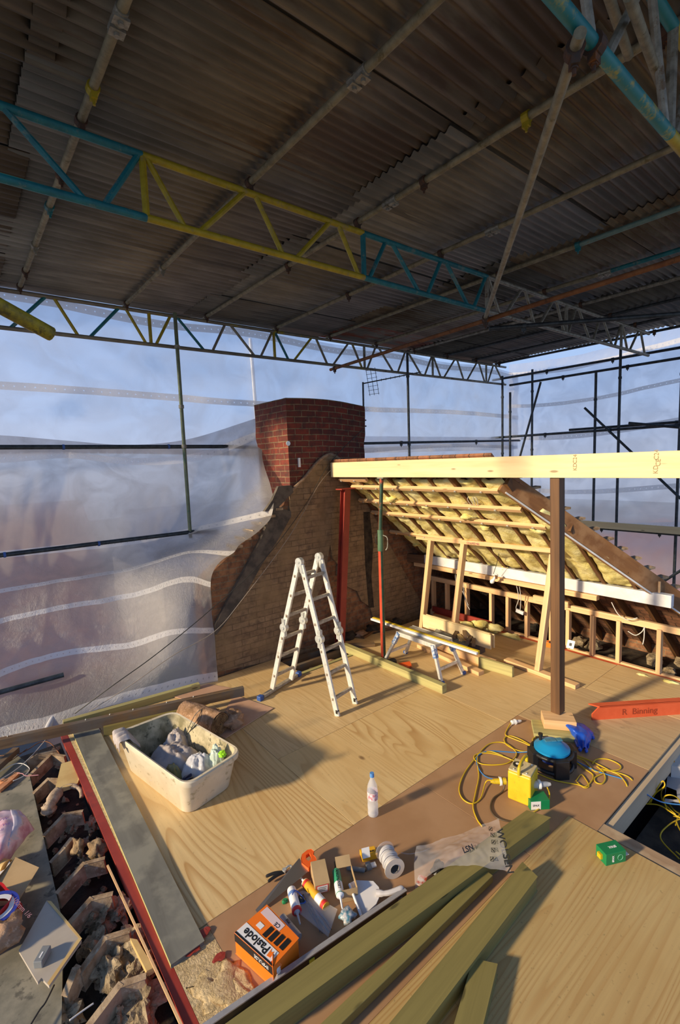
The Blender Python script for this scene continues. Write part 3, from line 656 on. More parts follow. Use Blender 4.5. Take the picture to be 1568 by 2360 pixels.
for z in (0, .09): MB().tube([V((4.71, 5.5, A.z+.02+z)), A+V((.05, 0, .02+z))], .01, 6).build('bracket', M['black'], t)
cb = spline([GY(838, 988, 5.1), GY(760, 1068, 5.12), GY(700, 1170, 5.1), GY(600, 1300, 5.02), GY(480, 1410, 4.94), GY(360, 1508, 4.9), GY(260, 1580, 4.92), G(172, 1645, .16)], 8)
MB().tube(cb, .005, 6).build('aerial_cable', M['cable_k'], label='thin black cable sagging from the chimney down to the floor at left', cat='cable')
cb = spline([GY(790, 1060, 5.15), GY(740, 1110, 5.12), GY(668, 1235, 5.1), GY(560, 1380, 5.0), GY(495, 1455, 4.95), GY(400, 1510, 4.9), GY(300, 1580, 4.92), G(205, 1640, .16)], 8)
MB().tube(cb, .004, 6).build('aerial_cable', plain('pale_cable', (.30, .25, .20), .6), label='thin pale cable sagging just right of the black one over the wall', cat='cable')
# ================================================================== PITCHED ROOF
def pz(x): return 2.33-.82*(x-4.1)
nr = V((.82, 0, 1)).normalized()
def hipx(y): return 4.15 if y > 2.66 else 4.15+(2.66-y)*1.804
RY = [5.05, 4.78, 4.5, 4.2, 3.88, 3.55, 3.25, 2.92, 2.62, 2.28, 1.95, 1.6, 1.25, .95]
for i, y in enumerate(RY):
    xs = max(4.1, hipx(y)+.02); p0 = V((xs, y, pz(xs))); p1 = V((7.35, y, pz(7.35)))
    MB().bar(p0+nr*.05, p1+nr*.05, .040, .10, nr).build('rafter', M['rafter'], label='dark old rafter, %s out from the chimney wall' % ordn(i), cat='rafter', group='rafters of the old roof slope')
for i in range(len(RY)-4):
    ya, yb = RY[i]-.019, RY[i+1]+.019; xs = max(4.15, hipx((ya+yb)/2)+.06); xe = 5.74+.03*math.sin(i*2.1)
    if xe-xs < .25: continue
    def fn(a, b):
        x = xs+(xe-xs)*a; yl = yb if hipx(yb) <= x else yb+(hipx(yb)-x)/1.804
        yl = min(yl, ya-.02); y = ya+(yl-ya)*b
        seam = abs(((x*1.7+i*.37+.15*noise.noise(V((y*3, i, 0)))) % .9)-.45)
        lump = .035*max(0, math.sin(b*math.pi))**.35*(1-.7*math.exp(-(seam/.05)**2))+.035*noise.noise(V((x*4, y*7, i)))+.018*noise.noise(V((x*13, y*15, i)))
        q = V((x, y, pz(x)))+nr*.035; return q-nr*lump
    MB().grid(fn, 46, 12).build('insulation_batt', M['wool'], None, True, solid=.04, thr=3, label='yellow glass wool batt between the %s and %s rafters out from the chimney wall' % (ordn(i), ordn(i+1)), cat='insulation', group='yellow wool batts in the roof slope')
# loose tufts
for k, (a, b, r) in enumerate([(905, 1150, .07), (985, 1165, .06), (1078, 1190, .08), (1075, 1275, .05), (1120, 1215, .06), (1240, 1220, .07), (960, 1255, .05), (1165, 1310, .05)]):
    d = ray(a, b); n_ = V((.82, 0, 1)); tt = (2.33+.82*4.1-n_.dot(CAM))/n_.dot(d); p = CAM+d*tt
    MB().rock(p, (r, r*1.3, r*.6), k, rough=.5, n=12).build('wool_tuft', M['wool'], None, True, thr=3, label='loose tuft of yellow wool bulging from the roof slope', cat='insulation', group='loose yellow wool tufts')
# tiles outside
tp = [(3.98, 5.2), (3.98, 2.66), (4.15, 2.66), (7.7, hipx(0)*0+2.66-(7.7-4.15)/1.804), (7.7, 5.2)]
MB().poly3([V((x, y, pz(x)))+nr*.105 for x, y in tp], nr*.03).build('roof_slope', M['tile_under'], kind='structure')
A = V((4.28, 2.66, 2.25)); B = V((5.91, 1.69, .93)); D = B-A; E_ = A+D*1.95
MB().bar(A, E_, .045, .21).build('hip_rafter', timber('dusty_brown_hip', (.27, .125, .04), (.15, .06, .02), .65, 9, True, .8, (.36, .20, .09)), label='deep brown hip rafter cut off square under the white beam', cat='rafter', bevel=.004)
MB().bar(A-V((0, .005, .115)), E_-V((0, .005, .115)), .06, .016).build('lining_edge', M['white_beam'], label='pale plasterboard edge under the hip rafter', cat='lining strip')
for k in range(21):
    p = A+D*(.08+.088*k)+V((.05, .04, .135)); pr = MB().obox(p, ((.82, -.42, .12), (.45, .9, 0), (0, 0, 1)), (.13, .10, .022))
    pr.build('hip_tile', M['tile'], label='cut roof tile end along the top of the brown hip rafter', cat='roof tile', group='cut tile ends on the hip')
MB().obox(A+D*.93+V((-.04, -.03, -.01)), ((1, 0, 0), (0, 1, 0), (0, 0, 1)), (.02, .02, .19)).build('softwood_strip', M['cls'], label='short pale upright strip nailed to the hip rafter', cat='batten')
# ceiling battens on slope
for (x, y0, y1, lb) in ((4.17, 5.1, 4.55, 'shortest top ceiling batten beside the beam end'), (4.30, 5.0, 2.72, 'uppermost long ceiling batten under the wool slope'), (4.56, 5.15, 2.62, 'second long ceiling batten under the wool slope'), (4.80, 5.15, 2.48, 'third long ceiling batten under the wool slope'), (5.22, 5.2, 3.85, 'lowest and shorter ceiling batten under the wool slope')):
    t = thing('ceiling_batten', (x, (y0+y1)/2, pz(x)), lb, 'batten', 'ceiling battens under the slope'); c = V((x, y0, pz(x)))-nr*.022
    MB().bar(c, V((x, y1, pz(x)))-nr*.022, .05, .04, nr).build('batten', M['cls'], t, bevel=.002)
    for yy in RY:
        if y1 < yy < y0: MB().obox(V((x, yy, pz(x)))-nr*.048+V((-.005, 0, 0)), ((1, 0, -.82), (0, 1, 0), nr), (.018, .022, .012)).build('screw_head', M['zinc'], t)
MB().box(5.70, 5.79, 1.60, 5.0, .85, .985, 'y').build('white_purlin', M['white_beam'], label='long white painted timber along the foot of the wool slope', cat='beam', bevel=.006)
MB().bar((5.62, 5.3, .92), (5.70, 4.95, .92), .09, .13).build('purlin_end', M['oldwood'], label='dark unpainted end of the white timber in the corner', cat='beam')
MB().box(5.67, 5.75, 2.33, 5.15, .785, .845, 'y').build('softwood_rail', M['cls'], label='pale softwood rail fixed under the white timber', cat='batten', bevel=.003)
# floor beyond + eaves
MB().box(5.95, 7.6, .2, 5.22, -.42, -.30).build('floor_eaves', M['shaded_soil'], kind='structure')
MB().box(7.3, 7.5, .2, 5.22, -.42, -.12).build('wall_eaves', M['brick_wall'], kind='structure')
random.seed(3)
for k in range(26):
    y = .9+4.1*random.random(); x = 6.25+.85*random.random(); r = .05+.06*random.random()
    MB().rock((x, y, -.27+r*.4), (r*1.3, r, r*.7), k+20, n=9).build('rubble_lump', M['shaded_soil'] if k % 3 else M['rubble'], label='lump of rubble lying in the eaves behind the knee wall', cat='rubble', group='rubble lumps in the eaves')
# knee wall frame
t = thing('knee_wall_frame', (6.0, 3, 0), 'long low pale softwood stud frame in front of the eaves', 'stud frame')
MB().bar((6.0, 5.08, .54), (6.02, 1.2, .52), .05, .075).build('top_plate', M['cls'], t, bevel=.003)
MB().bar((6.0, 5.08, -.03), (6.02, 1.2, -.05), .05, .09).build('bottom_plate', M['cls'], t, bevel=.003)
KY = [5.02, 4.74, 4.36, 3.93, 3.66, 3.37, 3.02, 2.80, 2.50, 2.20, 1.78]
for y in KY: MB().obox((6.0, y, .25), ((0, 0, 1), (1, 0, 0), (0, 1, 0)), (.51, .075, .045)).build('stud', M['cls'], t, bevel=.003)
MB().box(5.93, 5.97, 2.78, 3.25, .55, .62, 'y').build('packer', M['cls'], t)
for (a, b) in ((1115, 1368), (1131, 1371)): text('grade_stamp', 'C16 KD', .035, GX(a, b, 5.968), (0, -1, -.2), (0, 0, 1), M['black_ink'], t)
# partition frame (leaning)
t = thing('partition_frame', (5.05, 3, 0), 'tall pale softwood partition frame standing on the plywood', 'stud frame')
MB().bar(V((5.22, 4.66, 1.36)), V((5.19, 2.52, 1.42)), .06, .055).build('top_plate', M['cls'], t, bevel=.003)
MB().bar((5.03, 3.10, .028), (4.98, 2.22, .022), .09, .045).build('bottom_plate', M['cls'], t, bevel=.003)
for (p0, p1) in (((5.02, 2.68, .04), (5.20, 2.61, 1.37)), ((5.10, 3.95, .0), (5.21, 3.83, 1.36)), ((5.10, 4.50, .0), (5.22, 4.40, 1.35))):
    MB().bar(p0, p1, .06, .085, (1, 0, 0)).build('stud', M['cls'], t, bevel=.003)
text('grade_stamp', 'C16 KD 45', .04, (5.158, 3.66, 1.385), (0, -1, .02), (0, 0, 1), plain('purple_stamp', (.20, .03, .12), .5), t)
# bulb holder, junction box, hanging wires
t = thing('hanging_bulb', (5.6, 3.55, .75), 'bare light bulb hanging on its flex in front of the white timber', 'light bulb')
bp = GX(1138, 1336, 5.55); tpn = GX(1150, 1262, 5.35)
MB().tube(spline([GX(1090, 1100, 4.2), GX(1115, 1180, 4.8), tpn, bp+V((0, 0, .08))], 8), .004, 6).build('flex', M['cable_k'], t)
MB().lathe([(0, .09), (.018, .09), (.02, .05), (.022, .03), (.014, .02)], bp, (.2, -.5, .8), 14).build('holder', M['white_pl'], t, True)
MB().lathe([(.014, .02), (.02, 0), (.03, -.025), (.028, -.045), (.015, -.06), (0, -.063)], bp, (.2, -.5, .8), 16).build('bulb', M['white_pl'], t, True)
MB().obox(bp+V((0, -.04, .045)), ((1, 0, 0), (0, 1, 0), (0, 0, 1)), (.02, .03, .05)).build('terminal_block', M['oldwood'], t)
t = thing('hanging_connector', GX(1199, 1410, 5.9), 'white cable connector dangling between the knee wall studs', 'connector')
c = GX(1199, 1410, 5.9); MB().obox(c, ((0, -1, -.2), (1, 0, 0), (0, -.2, 1)), (.11, .03, .045)).build('connector_body', M['white_pl'], t)
MB().tube(spline([GX(1198, 1352, 5.8), GX(1201, 1380, 5.85), c], 6), .005, 6).build('flex', M['cable_w'], t)
MB().tube(spline([GX(1190, 1345, 5.8), GX(1196, 1378, 5.85), GX(1190, 1400, 5.9), c+V((0, .03, 0))], 6), .005, 6).build('flex', M['cable_w'], t)
for pts, lb in (([(1050, 1322), (1052, 1340), (1066, 1362), (1080, 1395)], 'pale wire hanging behind the left partition studs'), ([(1066, 1325), (1072, 1380), (1083, 1405)], 'second pale wire left of the middle partition stud'),
            ([(1410, 1388), (1425, 1415), (1445, 1428), (1470, 1424)], 'wire looping onto the knee wall plate at right'), ([(1448, 1455), (1465, 1464), (1480, 1456), (1486, 1445)], 'white wire loop low behind the knee wall at right'), ([(1486, 1445), (1485, 1470), (1482, 1485)], 'short white wire tail beside the loop at right')):
    MB().tube(spline([GX(a, b, 5.9) for a, b in pts], 8), .005, 6).build('hanging_wire', M['cable_w'], label=lb, cat='wire')
wr_ = MB()
for k in range(4): wr_.tube(spline([GX(1075+k*4, 1098, 4.25), GX(1090-k*6, 1130, 4.4), GX(1078+k*7, 1150, 4.45), GX(1092+k*3, 1170, 4.55)], 6), .004, 6)
wr_.build('wire_bundle', M['cable_w'], label='tangle of pale wires hanging under the white beam by the bulb flex', cat='wire')
# ================================================================== BEAM, PROPS, POSTS
t = thing('ridge_beam', (4.055, 2.3, 2.29), 'long pale whitewood beam spanning from the chimney wall', 'beam')
MB().box(4.03, 4.08, -.6, 5.14, 2.295, 2.492, 'y').build('timber', M['beam'], t, bevel=.003)
ink = plain('faded_stamp', (.33, .24, .11), .6)
for (a, b, st) in ((1326, 1058, 'C24'), (1326, 1076, 'KD'), (1514, 1048, 'C24'), (1518, 1066, 'CE'), (1512, 1082, 'KD')): text('grade_stamp', st, .045, GX(a, b, 4.028), (0, 0, 1), (0, 1, 0), ink, t)
t = thing('adjustable_prop', (3.98, 4.15, 0), 'slender red and green steel prop under the white beam', 'prop')
def halftube(p0, p1, r):
    m = MB(); m.tube([p0, p1], r, 16)
    for i in range(len(m.f)):
        if len(m.f[i]) == 4:
            c = sum((m.v[j] for j in m.f[i]), V((0, 0, 0)))/4; m.mi[i] = 0 if (c-V((3.98, 4.15, 0))).xy.dot(V((-.776, .63))) > .002 else 1
    return m
halftube((3.98, 4.15, .01), (3.98, 4.15, 1.45), .030).build('outer_tube', [M['redprop'], M['greenprop']], t)
halftube((3.98, 4.15, 1.62), (4.03, 4.15, 2.29), .024).build('inner_tube', [M['redprop'], M['greenprop']], t)
MB().tube([(3.98, 4.15, 1.40), (3.985, 4.15, 1.66)], .036, 14).build('collar', metal('green_collar', (.06, .13, .07), (.10, .18, .10), .5, 9, None, 0, True), t, True)
MB().tube(spline([(3.98, 4.10, 1.6), (4.0, 4.05, 1.57), (4.0, 4.05, 1.46), (3.99, 4.07, 1.42)], 5), .007, 6).build('pin_handle', M['galv'], t)
MB().tube(spline([(3.95, 4.17, 1.62), (3.92, 4.17, 1.57), (3.93, 4.17, 1.50), (3.96, 4.17, 1.48)], 5), .004, 6).build('wire_loop', M['cable_k'], t)
MB().box(3.91, 4.05, 4.08, 4.22, 0, .012).build('base_plate', M['black'], t)
MB().box(4.0, 4.09, 4.10, 4.20, 2.28, 2.295).build('head_plate', M['galv'], t)
t = thing('timber_post', (4.14, 2.02, .13), 'dark old timber post standing on blocks under the white beam', 'post')
MB().bar((4.14, 2.02, .135), (4.10, 2.03, 2.295), .085, .10, (1, 0, 0)).build('post', M['oldwood'], t, bevel=.004)
MB().obox((3.99, 1.99, .022), ((.55, -.8, 0), (.8, .55, 0), (0, 0, 1)), (.34, .24, .044)).build('timber_block', M['green2'], label='wide greenish block lowest under the dark post', cat='timber block', bevel=.003)
MB().obox((4.07, 1.98, .09), ((.6, -.8, 0), (.8, .6, 0), (0, 0, 1)), (.27, .17, .085)).build('timber_block', M['cls'], label='pale thick block directly under the dark post', cat='timber block', bevel=.003)
t = thing('steel_column', (3.97, 5.0, 0), 'dark red steel column leaning beside the chimney wall', 'steel column')
m = MB(); p0, p1 = V((3.95, 4.98, .0)), V((4.15, 4.98, 2.12))
ax = (p1-p0).normalized()
for o in (-.045, .045): m.bar(p0+V((0, o, 0)), p1+V((0, o, 0)), .009, .10, (1, 0, 0))
m.bar(p0, p1, .09, .008, (1, 0, 0)); m.build('section', M['redox'], t)
MB().obox(p1+V((.02, 0, .01)), ((1, 0, 0), (0, 1, 0), (0, 0, 1)), (.28, .13, .015)).build('cap_plate', M['redox'], t)
# ================================================================== FLOOR
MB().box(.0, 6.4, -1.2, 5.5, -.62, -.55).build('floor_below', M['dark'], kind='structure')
MB().box(-1.2, .62, -.5, 5.45, -.30, -.26).build('floor_left', M['shaded_soil'], kind='structure')
def sheet(name, x0, x1, y0, y1, mat, label, grain='y', z=0., holes=None, cat='floor sheet', th=.018):
    return MB().box(x0+.0015, x1-.0015, y0+.0015, y1-.0015, z-th, z, grain).build(name, mat, label=label, cat=cat, bevel=.0015)
sheet('plywood_sheet', .73, 1.935, 2.36, 4.9, M['ply'], 'plywood floor sheet under the cream tub with bold grain')
sheet('plywood_sheet', 1.935, 3.84, 2.36, 3.35, M['ply'], 'plywood floor sheet behind the water bottle, in front of the ladder')
sheet('plywood_sheet', 1.935, 3.04, 3.35, 5.18, M['ply2'], 'plywood floor sheet under the left feet of the ladder')
sheet('plywood_sheet', 3.04, 3.84, 3.35, 4.55, M['ply2'], 'plywood floor sheet under the right feet of the ladder')
sheet('plywood_sheet', .90, 1.935, 4.9, 5.19, M['ply2'], 'narrow plywood strip along the foot of the plastic sheet')
sheet('plywood_sheet', 3.84, 5.05, 2.36, 5.0, M['ply2'], 'plywood floor sheet under the step platform')
sheet('plywood_sheet', 5.05, 5.88, 2.17, 4.9, M['ply2'], 'plywood floor sheet between partition frame and knee wall')
sheet('plywood_sheet', 5.05, 5.9, 1.24, 2.17, M['ply2'], 'plywood floor sheet beyond the orange steel at the right edge')
sheet('plywood_sheet', 4.04, 5.05, 1.24, 2.36, M['ply3'], 'dirty plywood floor sheet under the blue glove and orange steel')
sheet('hardboard_sheet', .86, 2.6, 1.43, 2.36, M['hard'], 'brown hardboard sheet under the scattered tools', 'x', cat='hardboard sheet', th=.012)
sheet('hardboard_sheet', 2.6, 4.04, 1.24, 2.36, M['hard'], 'brown hardboard sheet under the cables and yellow transformer', 'x', cat='hardboard sheet', th=.012)
sheet('plywood_sheet', .80, 3.10, -.6, 1.43, M['ply_front_shaded'], 'large plywood floor sheet in the foreground under the green packet', 'x', z=.004)
MB().box(3.115, 3.215, -.6, 1.30, -.20, -.004, 'y').build('floor_joist', timber('dusty_joist', (.42, .28, .16), (.26, .16, .09), .85, 12, True, .6, (.5, .38, .24)), label='dusty joist along the right edge of the foreground plywood', cat='joist', bevel=.005)
MB().box(3.22, 6.1, 1.20, 1.245, -.18, -.022, 'x').build('floor_joist', timber('pale_joist', (.58, .46, .31), (.44, .32, .20), .8, 12, True, .6), label='pale joist facing the dark gap at right', cat='joist', bevel=.003)
for i, y in enumerate((1.6, 2.0, 2.4, 2.8, 3.2, 3.6, 4.0, 4.4)):
    pass
# opening by the wall
MB().box(3.06, 4.0, 5.02, 5.07, -.22, -.01, 'x').build('floor_joist', M['weather'], label='dark joist in the floor opening against the wall', cat='joist')
MB().box(3.02, 3.9, 4.80, 4.85, -.22, -.002, 'x').build('floor_joist', M['weather'], label='upper joist across the floor opening behind the ladder', cat='joist')
MB().box(3.02, 3.84, 4.57, 4.62, -.22, -.0, 'x').build('floor_joist', M['green2'], label='greenish joist at the near edge of the floor opening', cat='joist')
MB().bar((3.70, 4.98, .02), (4.25, 4.60, .02), .09, .04).build('timber_offcut', M['weather'], label='weathered timber at the corner of the floor opening', cat='timber')
for k, (x, y, r) in enumerate([(3.3, 4.7, .07), (3.6, 4.72, .08), (3.75, 4.9, .06), (3.45, 4.93, .07), (4.15, 5.05, .09), (4.35, 4.98, .07), (4.6, 5.0, .1), (4.85, 4.95, .08), (5.1, 5.0, .07), (3.2, 4.9, .06)]):
    MB().rock((x, y, -.10 if x < 3.9 else .03), (r*1.4, r, r*.7), k+60, n=10).build('wool_clump', M['brown_wool'] if k % 2 else M['shaded_soil'], None, True, thr=3, label='dark clump of dusty wool and debris at the foot of the wall', cat='debris', group='debris clumps at the wall foot')
for (p0, p1, lb) in (((4.1, 5.1, .02), (4.9, 4.86, .03), 'dark lath lying in the debris at the wall foot'), ((4.3, 4.9, .02), (5.0, 5.08, .05), 'crossed dark lath in the debris at the wall foot')):
    MB().bar(p0, p1, .06, .03).build('lath', M['oldwood'], label=lb, cat='lath')
MB().bar((3.86, 4.78, .045), (3.88, 3.12, .045), .075, .09).build('timber_length', M['green2'], label='greenish timber on the floor from the prop foot to the red-handled saw', cat='timber', bevel=.004)
MB().box(5.90, 5.95, 1.2, 4.95, -.16, -.01).build('steel_beam', M['orangeox'], label='orange-red steel beam edge showing along the foot of the knee wall', cat='steel beam')
MB().box(5.93, 5.96, 3.9, 5.0, 0.0, .09).build('steel_upstand', M['redox'], label='dark red steel upstand behind the stacked boards', cat='steel beam')
for k, (y, z) in enumerate(((4.05, .03), (3.85, .03), (1.9, -.04), (1.6, -.04), (3.5, .0))):
    MB().rock((5.82, y, z), (.06, .14, .05), k+90, n=12).build('wool_scrap', M['wool'], None, True, thr=3, label='scrap of yellow wool along the foot of the knee wall', cat='insulation', group='wool scraps by the knee wall')
# left edge: grey plank, red beam
t = thing('grey_plank', (.78, 3.6, .02), 'grey dusty plank running beside the red steel beam at left', 'plank')
g0a, g0b, g1a, g1b = G(160, 1668, .022), G(215, 1655, .022), G(395, 2222, .022), G(470, 2168, .022)
MB().poly3([g0b, g1b, g1a, g0a], (0, 0, -.021)).build('board', M['grey_plank'], t, bevel=.003)
MB().poly3([g0a-V((.004, 0, .001)), g0a-V((.001, 0, .001)), g1a-V((.001, 0, .001)), g1a-V((.003, 0, .001))], (0, 0, -.02)).build('green_edge', M['green2'], t)
t = thing('steel_beam', (.62, 3.6, -.2), 'long red oxide steel beam beside the grey plank', 'steel beam')
MB().box(.585, .638, .4, 5.4, -.012, 0).build('top_flange', M['redox'], t); MB().box(.622, .634, .4, 5.4, -.2, -.012).build('web', M['redox'], t);
MB().box(.64, .728, .4, 5.2, -.03, .001).build('floor_edge', M['saw'], kind='structure'); MB().box(.728, .86, .4, 2.35, -.03, .001).build('floor_strip', M['saw'], kind='structure')
for k, (x, y, rx, ry) in enumerate(((.78, 1.98, .10, .13), (.76, 1.72, .09, .14), (.86, 1.9, .05, .1))):
    MB().rock((x, y, .0), (rx, ry, .010), k+5, n=28, rough=.7).build('sawdust_heap', M['saw'], None, True, thr=3, label='low drift of sawdust at the end of the grey plank', cat='sawdust', kind='stuff')
for k, (a, b, r) in enumerate(((445, 2185, .03), (470, 2150, .025), (505, 2205, .022))):
    MB().rock(G(a, b, .012), (r*1.5, r, .002), k, n=12).build('red_flake', M['redox'], label='flake of red primer showing through the sawdust', cat='paint flake', group='red flakes in the sawdust')
# ridge of floor dust under hardboard's corner
# brown timber rail and green batten behind tub
MB().bar(G(-130, 1742, .13), G(562, 1592, .12), .05, .095).build('timber_rail', M['weather'], label='long weathered timber rail lying across the plank behind the tub', cat='timber', bevel=.004)
MB().bar(G(150, 1680, .04)+V((0, .1, 0)), G(470, 1590, .03)+V((0, .12, 0)), .06, .08).build('timber_rail', M['green2'], label='greenish timber rail behind the weathered one', cat='timber', bevel=.003)
MB().bar(G(240, 1690, .02), G(420, 1650, .02), .05, .14).build('timber_rail', M['green'], label='dark green timber in shade right behind the tub', cat='timber')
for f in (.18, .42, .50, .58, .70, .8): 
    p = G(-130, 1742, .13).lerp(G(562, 1592, .12), f)+V((0, -.0, .048)); MB().tube([p, p+V((.004, 0, .012))], .004, 6).build('nail', M['zinc'], label='bright nail head on the weathered rail', cat='nail', group='nails in the weathered rail')
MB().poly3([G(395, 1605, .006), G(478, 1577, .006), G(555, 1590, .006), G(470, 1625, .006)], (0, 0, .006)).build('hardboard_piece', M['pinkboard'], label='pinkish hardboard piece lying under the far end of the rail', cat='hardboard sheet')
MB().poly3([G(490, 1690, .004), G(540, 1602, .004), G(630, 1633, .004), G(520, 1702, .004)], (0, 0, .006)).build('hardboard_piece', M['pinkboard'], label='pinkish hardboard piece lying under the brown insulation roll', cat='hardboard sheet')
# ================================================================== LADDER
t = thing('folding_ladder', (2.8, 4.0, 0), 'aluminium multi-joint ladder folded into an A on the plywood', 'ladder')
NA, NB = V((2.745, 3.54, 0)), V((3.03, 3.60, 0)); FA, FB = V((2.52, 4.40, .05)), V((2.80, 4.45, .05))
TA_, TB_ = GY(691, 1295, 4.02), GY(736, 1283, 4.06)
def rail(p0, p1, bowed=0):
    d = (p1-p0).normalized(); sd_ = V((.97, .2, 0)).normalized(); m = MB(); m.obox((p0+p1)/2, (d, sd_, d.cross(sd_)), ((p1-p0).length, .024, .058)); return m
for (f, tt, nm) in ((NA, TA_, 'near'), (NB, TB_, 'near'), (FA, TA_, 'far'), (FB, TB_, 'far')):
    off = V((0, -.035 if nm == 'near' else .035, -.03)); mid = f.lerp(tt+off, .505)+V((0, -.012 if nm == 'near' else .012, 0))
    rail(f, mid-(mid-f).normalized()*.03).build('rail', M['alu'], t, bevel=.003); rail(mid+(tt+off-mid).normalized()*.03, tt+off).build('rail', M['alu'], t, bevel=.003)
    j = MB(); n_ = V((.97, .2, 0)).normalized()
    j.tube([mid-n_*.022, mid+n_*.022], .047, 20); j.tube([mid-n_*.03, mid+n_*.03], .018, 12); j.obox(mid, ((0, 0, 1), (0, 1, 0), (1, 0, 0)), (.19, .05, .03))
    j.build('hinge', M['zinc'], t)
for tt in (TA_, TB_):
    n_ = V((.97, .2, 0)).normalized(); j = MB(); j.tube([tt-n_*.022, tt+n_*.022], .045, 20); j.tube([tt-n_*.028, tt+n_*.028], .015, 12)
    for sgn in (-1, 1): j.obox(tt+V((0, sgn*.028, -.055)), ((0, sgn*.3, -1), (1, 0, 0), (0, 1, 0)), (.12, .03, .05))
    j.build('hinge', M['zinc'], t)
def rungs(f0, f1, t0, t1, fr, off):
    for k in fr:
        a = f0.lerp(t0+off, k); b = f1.lerp(t1+off, k); m = MB(); m.bar(a-(b-a).normalized()*.015, b+(b-a).normalized()*.015, .024, .03); m.build('rung', metal('worn_rung', (.40, .34, .26), (.52, .46, .38), .6, 30, None, .3) if 'rung' not in M else M['rung'], t)
M['rung'] = metal('worn_rung', (.36, .30, .22), (.50, .44, .35), .6, 30, None, .3)
FR = [.11, .27, .42, .60, .76, .91]
rungs(NA, NB, TA_, TB_, FR, V((0, -.035, -.03))); rungs(FA, FB, TA_, TB_, FR, V((0, .035, -.03)))
# square rung ends on the rails
for (f, tt, sgn) in ((NA, TA_, -1), (FA, TA_, 1)):
    m = MB()
    for k in FR: p = f.lerp(tt+V((0, sgn*.035, -.03)), k); m.obox(p-V((.97, .2, 0)).normalized()*.0135, ((0, 0, 1), (0, 1, 0), (1, 0, 0)), (.018, .018, .003))
    m.build('rung_socket', M['rusty_dark'], t)
b0, b1 = V((2.34, 4.35, .022)), V((2.97, 4.55, .022))
sb = MB().bar(b0.lerp(b1, .06)+V((0, 0, .005)), b0.lerp(b1, .94)+V((0, 0, .005)), .045, .03).build('stabiliser_bar', M['rung'], t, bevel=.003)
for p in (b0, b1): MB().obox(p+V((0, 0, .005)), ((b1-b0), V((-.3, .95, 0)), (0, 0, 1)), (.055, .055, .052)).build('foot', M['blue_pl'], sb, bevel=.006)
for p in (NA, NB): MB().obox(p+V((0, 0, .045)), ((0, 0, 1), (1, 0, 0), (0, 1, 0)), (.04, .028, .03)).build('foot', M['black'], t, bevel=.004)
MB().obox(NB.lerp(TB_, .80)+V((-.014, -.03, 0)), ((0, .2, 1), (1, 0, 0), (0, 1, 0)), (.07, .004, .035)).build('warning_label', M['label'], t)
# ================================================================== STEP PLATFORM, STRAIGHT EDGE
t = thing('step_platform', (4.18, 3.65, 0), 'low aluminium step platform standing on the plywood under the yellow straight edge', 'work platform')
Z = .44; C4 = [V((4.00, 3.93, Z)), V((4.28, 3.93, Z)), V((4.28, 3.33, Z)), V((4.00, 3.33, Z))]
m = MB(); m.box(4.0, 4.28, 3.33, 3.93, Z-.035, Z, 'y')
m.build('tread', metal('dusty_tread', (.42, .39, .33), (.52, .49, .42), .6, 20, None, .2), t, bevel=.004)
for x in (3.995, 4.285): MB().box(x-.006, x+.006, 3.33, 3.93, Z-.045, Z+.004, 'y').build('side_rail', M['alu'], t)
bluew = mott('blue_and_white_label', (.05, .16, .42), (.62, .66, .72), 30, .5)
feet = [(V((4.0, 3.9, Z-.03)), V((3.965, 4.13, 0))), (V((4.28, 3.9, Z-.03)), V((4.36, 4.13, 0))), (V((4.28, 3.36, Z-.03)), V((4.40, 3.26, 0))), (V((4.0, 3.36, Z-.03)), V((4.02, 3.27, 0)))]
for i, (a, b) in enumerate(feet):
    lg = MB().bar(a, b, .03, .04, (1, 0, 0)).build('leg', M['alu'], t, bevel=.003)
    MB().obox(b+V((0, 0, .018)), ((1, 0, 0), (0, 1, 0), (0, 0, 1)), (.045, .05, .036)).build('foot', M['black'] if i in (0,) else M['blue_pl'], lg, bevel=.005)
    MB().bar(a.lerp(b, -.05)-V((.004, 0, 0)), a.lerp(b, .3)-V((.004, 0, 0)), .042, .05, (1, 0, 0)).build('label_sleeve', bluew, lg)
for (i, j) in ((0, 1), (3, 2)): MB().bar(feet[i][0].lerp(feet[i][1], .62), feet[j][0].lerp(feet[j][1], .62), .02, .03).build('cross_bar', M['alu'], t)
t = thing('straight_edge', (4.12, 3.6, Z), 'long yellow and white straight edge lying on the step platform', 'level')
MB().bar((4.07, 4.45, Z+.012), (4.10, 2.86, Z+.012), .03, .024).build('pale_edge', M['label'], t)
MB().bar((4.10, 4.45, Z+.016), (4.13, 2.86, Z+.016), .032, .03).build('yellow_edge', M['yel'], t)
t = thing('tape_measure', V((3.97, 3.98, 0)), 'small black and yellow tape measure by the prop foot', 'tape measure')
MB().lathe([(0, 0), (.045, 0), (.05, .01), (.05, .07), (.04, .08), (0, .08)], (3.97, 3.98, 0), n=20).build('case', M['black'], t, True); MB().obox((3.93, 3.99, .04), ((1, 0, 0), (0, 1, 0), (0, 0, 1)), (.03, .05, .06)).build('yellow_face', M['yel'], t)
# saw lying by the platform
t = thing('handsaw', (3.95, 3.7, 0), 'handsaw with an orange handle lying between the platform and green timber', 'saw')
hs = [G(920, 1532, .02), G(945, 1528, .02), G(949, 1537, .02), G(938, 1541, .02), G(922, 1538, .02)]
MB().poly3(hs, (0, 0, .02)).build('handle', M['orange_pl'], t, bevel=.003); MB().poly3([G(930, 1541, .012), G(948, 1537, .012), G(1008, 1568, .012), G(1003, 1573, .012)], (0, 0, .003)).build('blade', M['steel'], t)
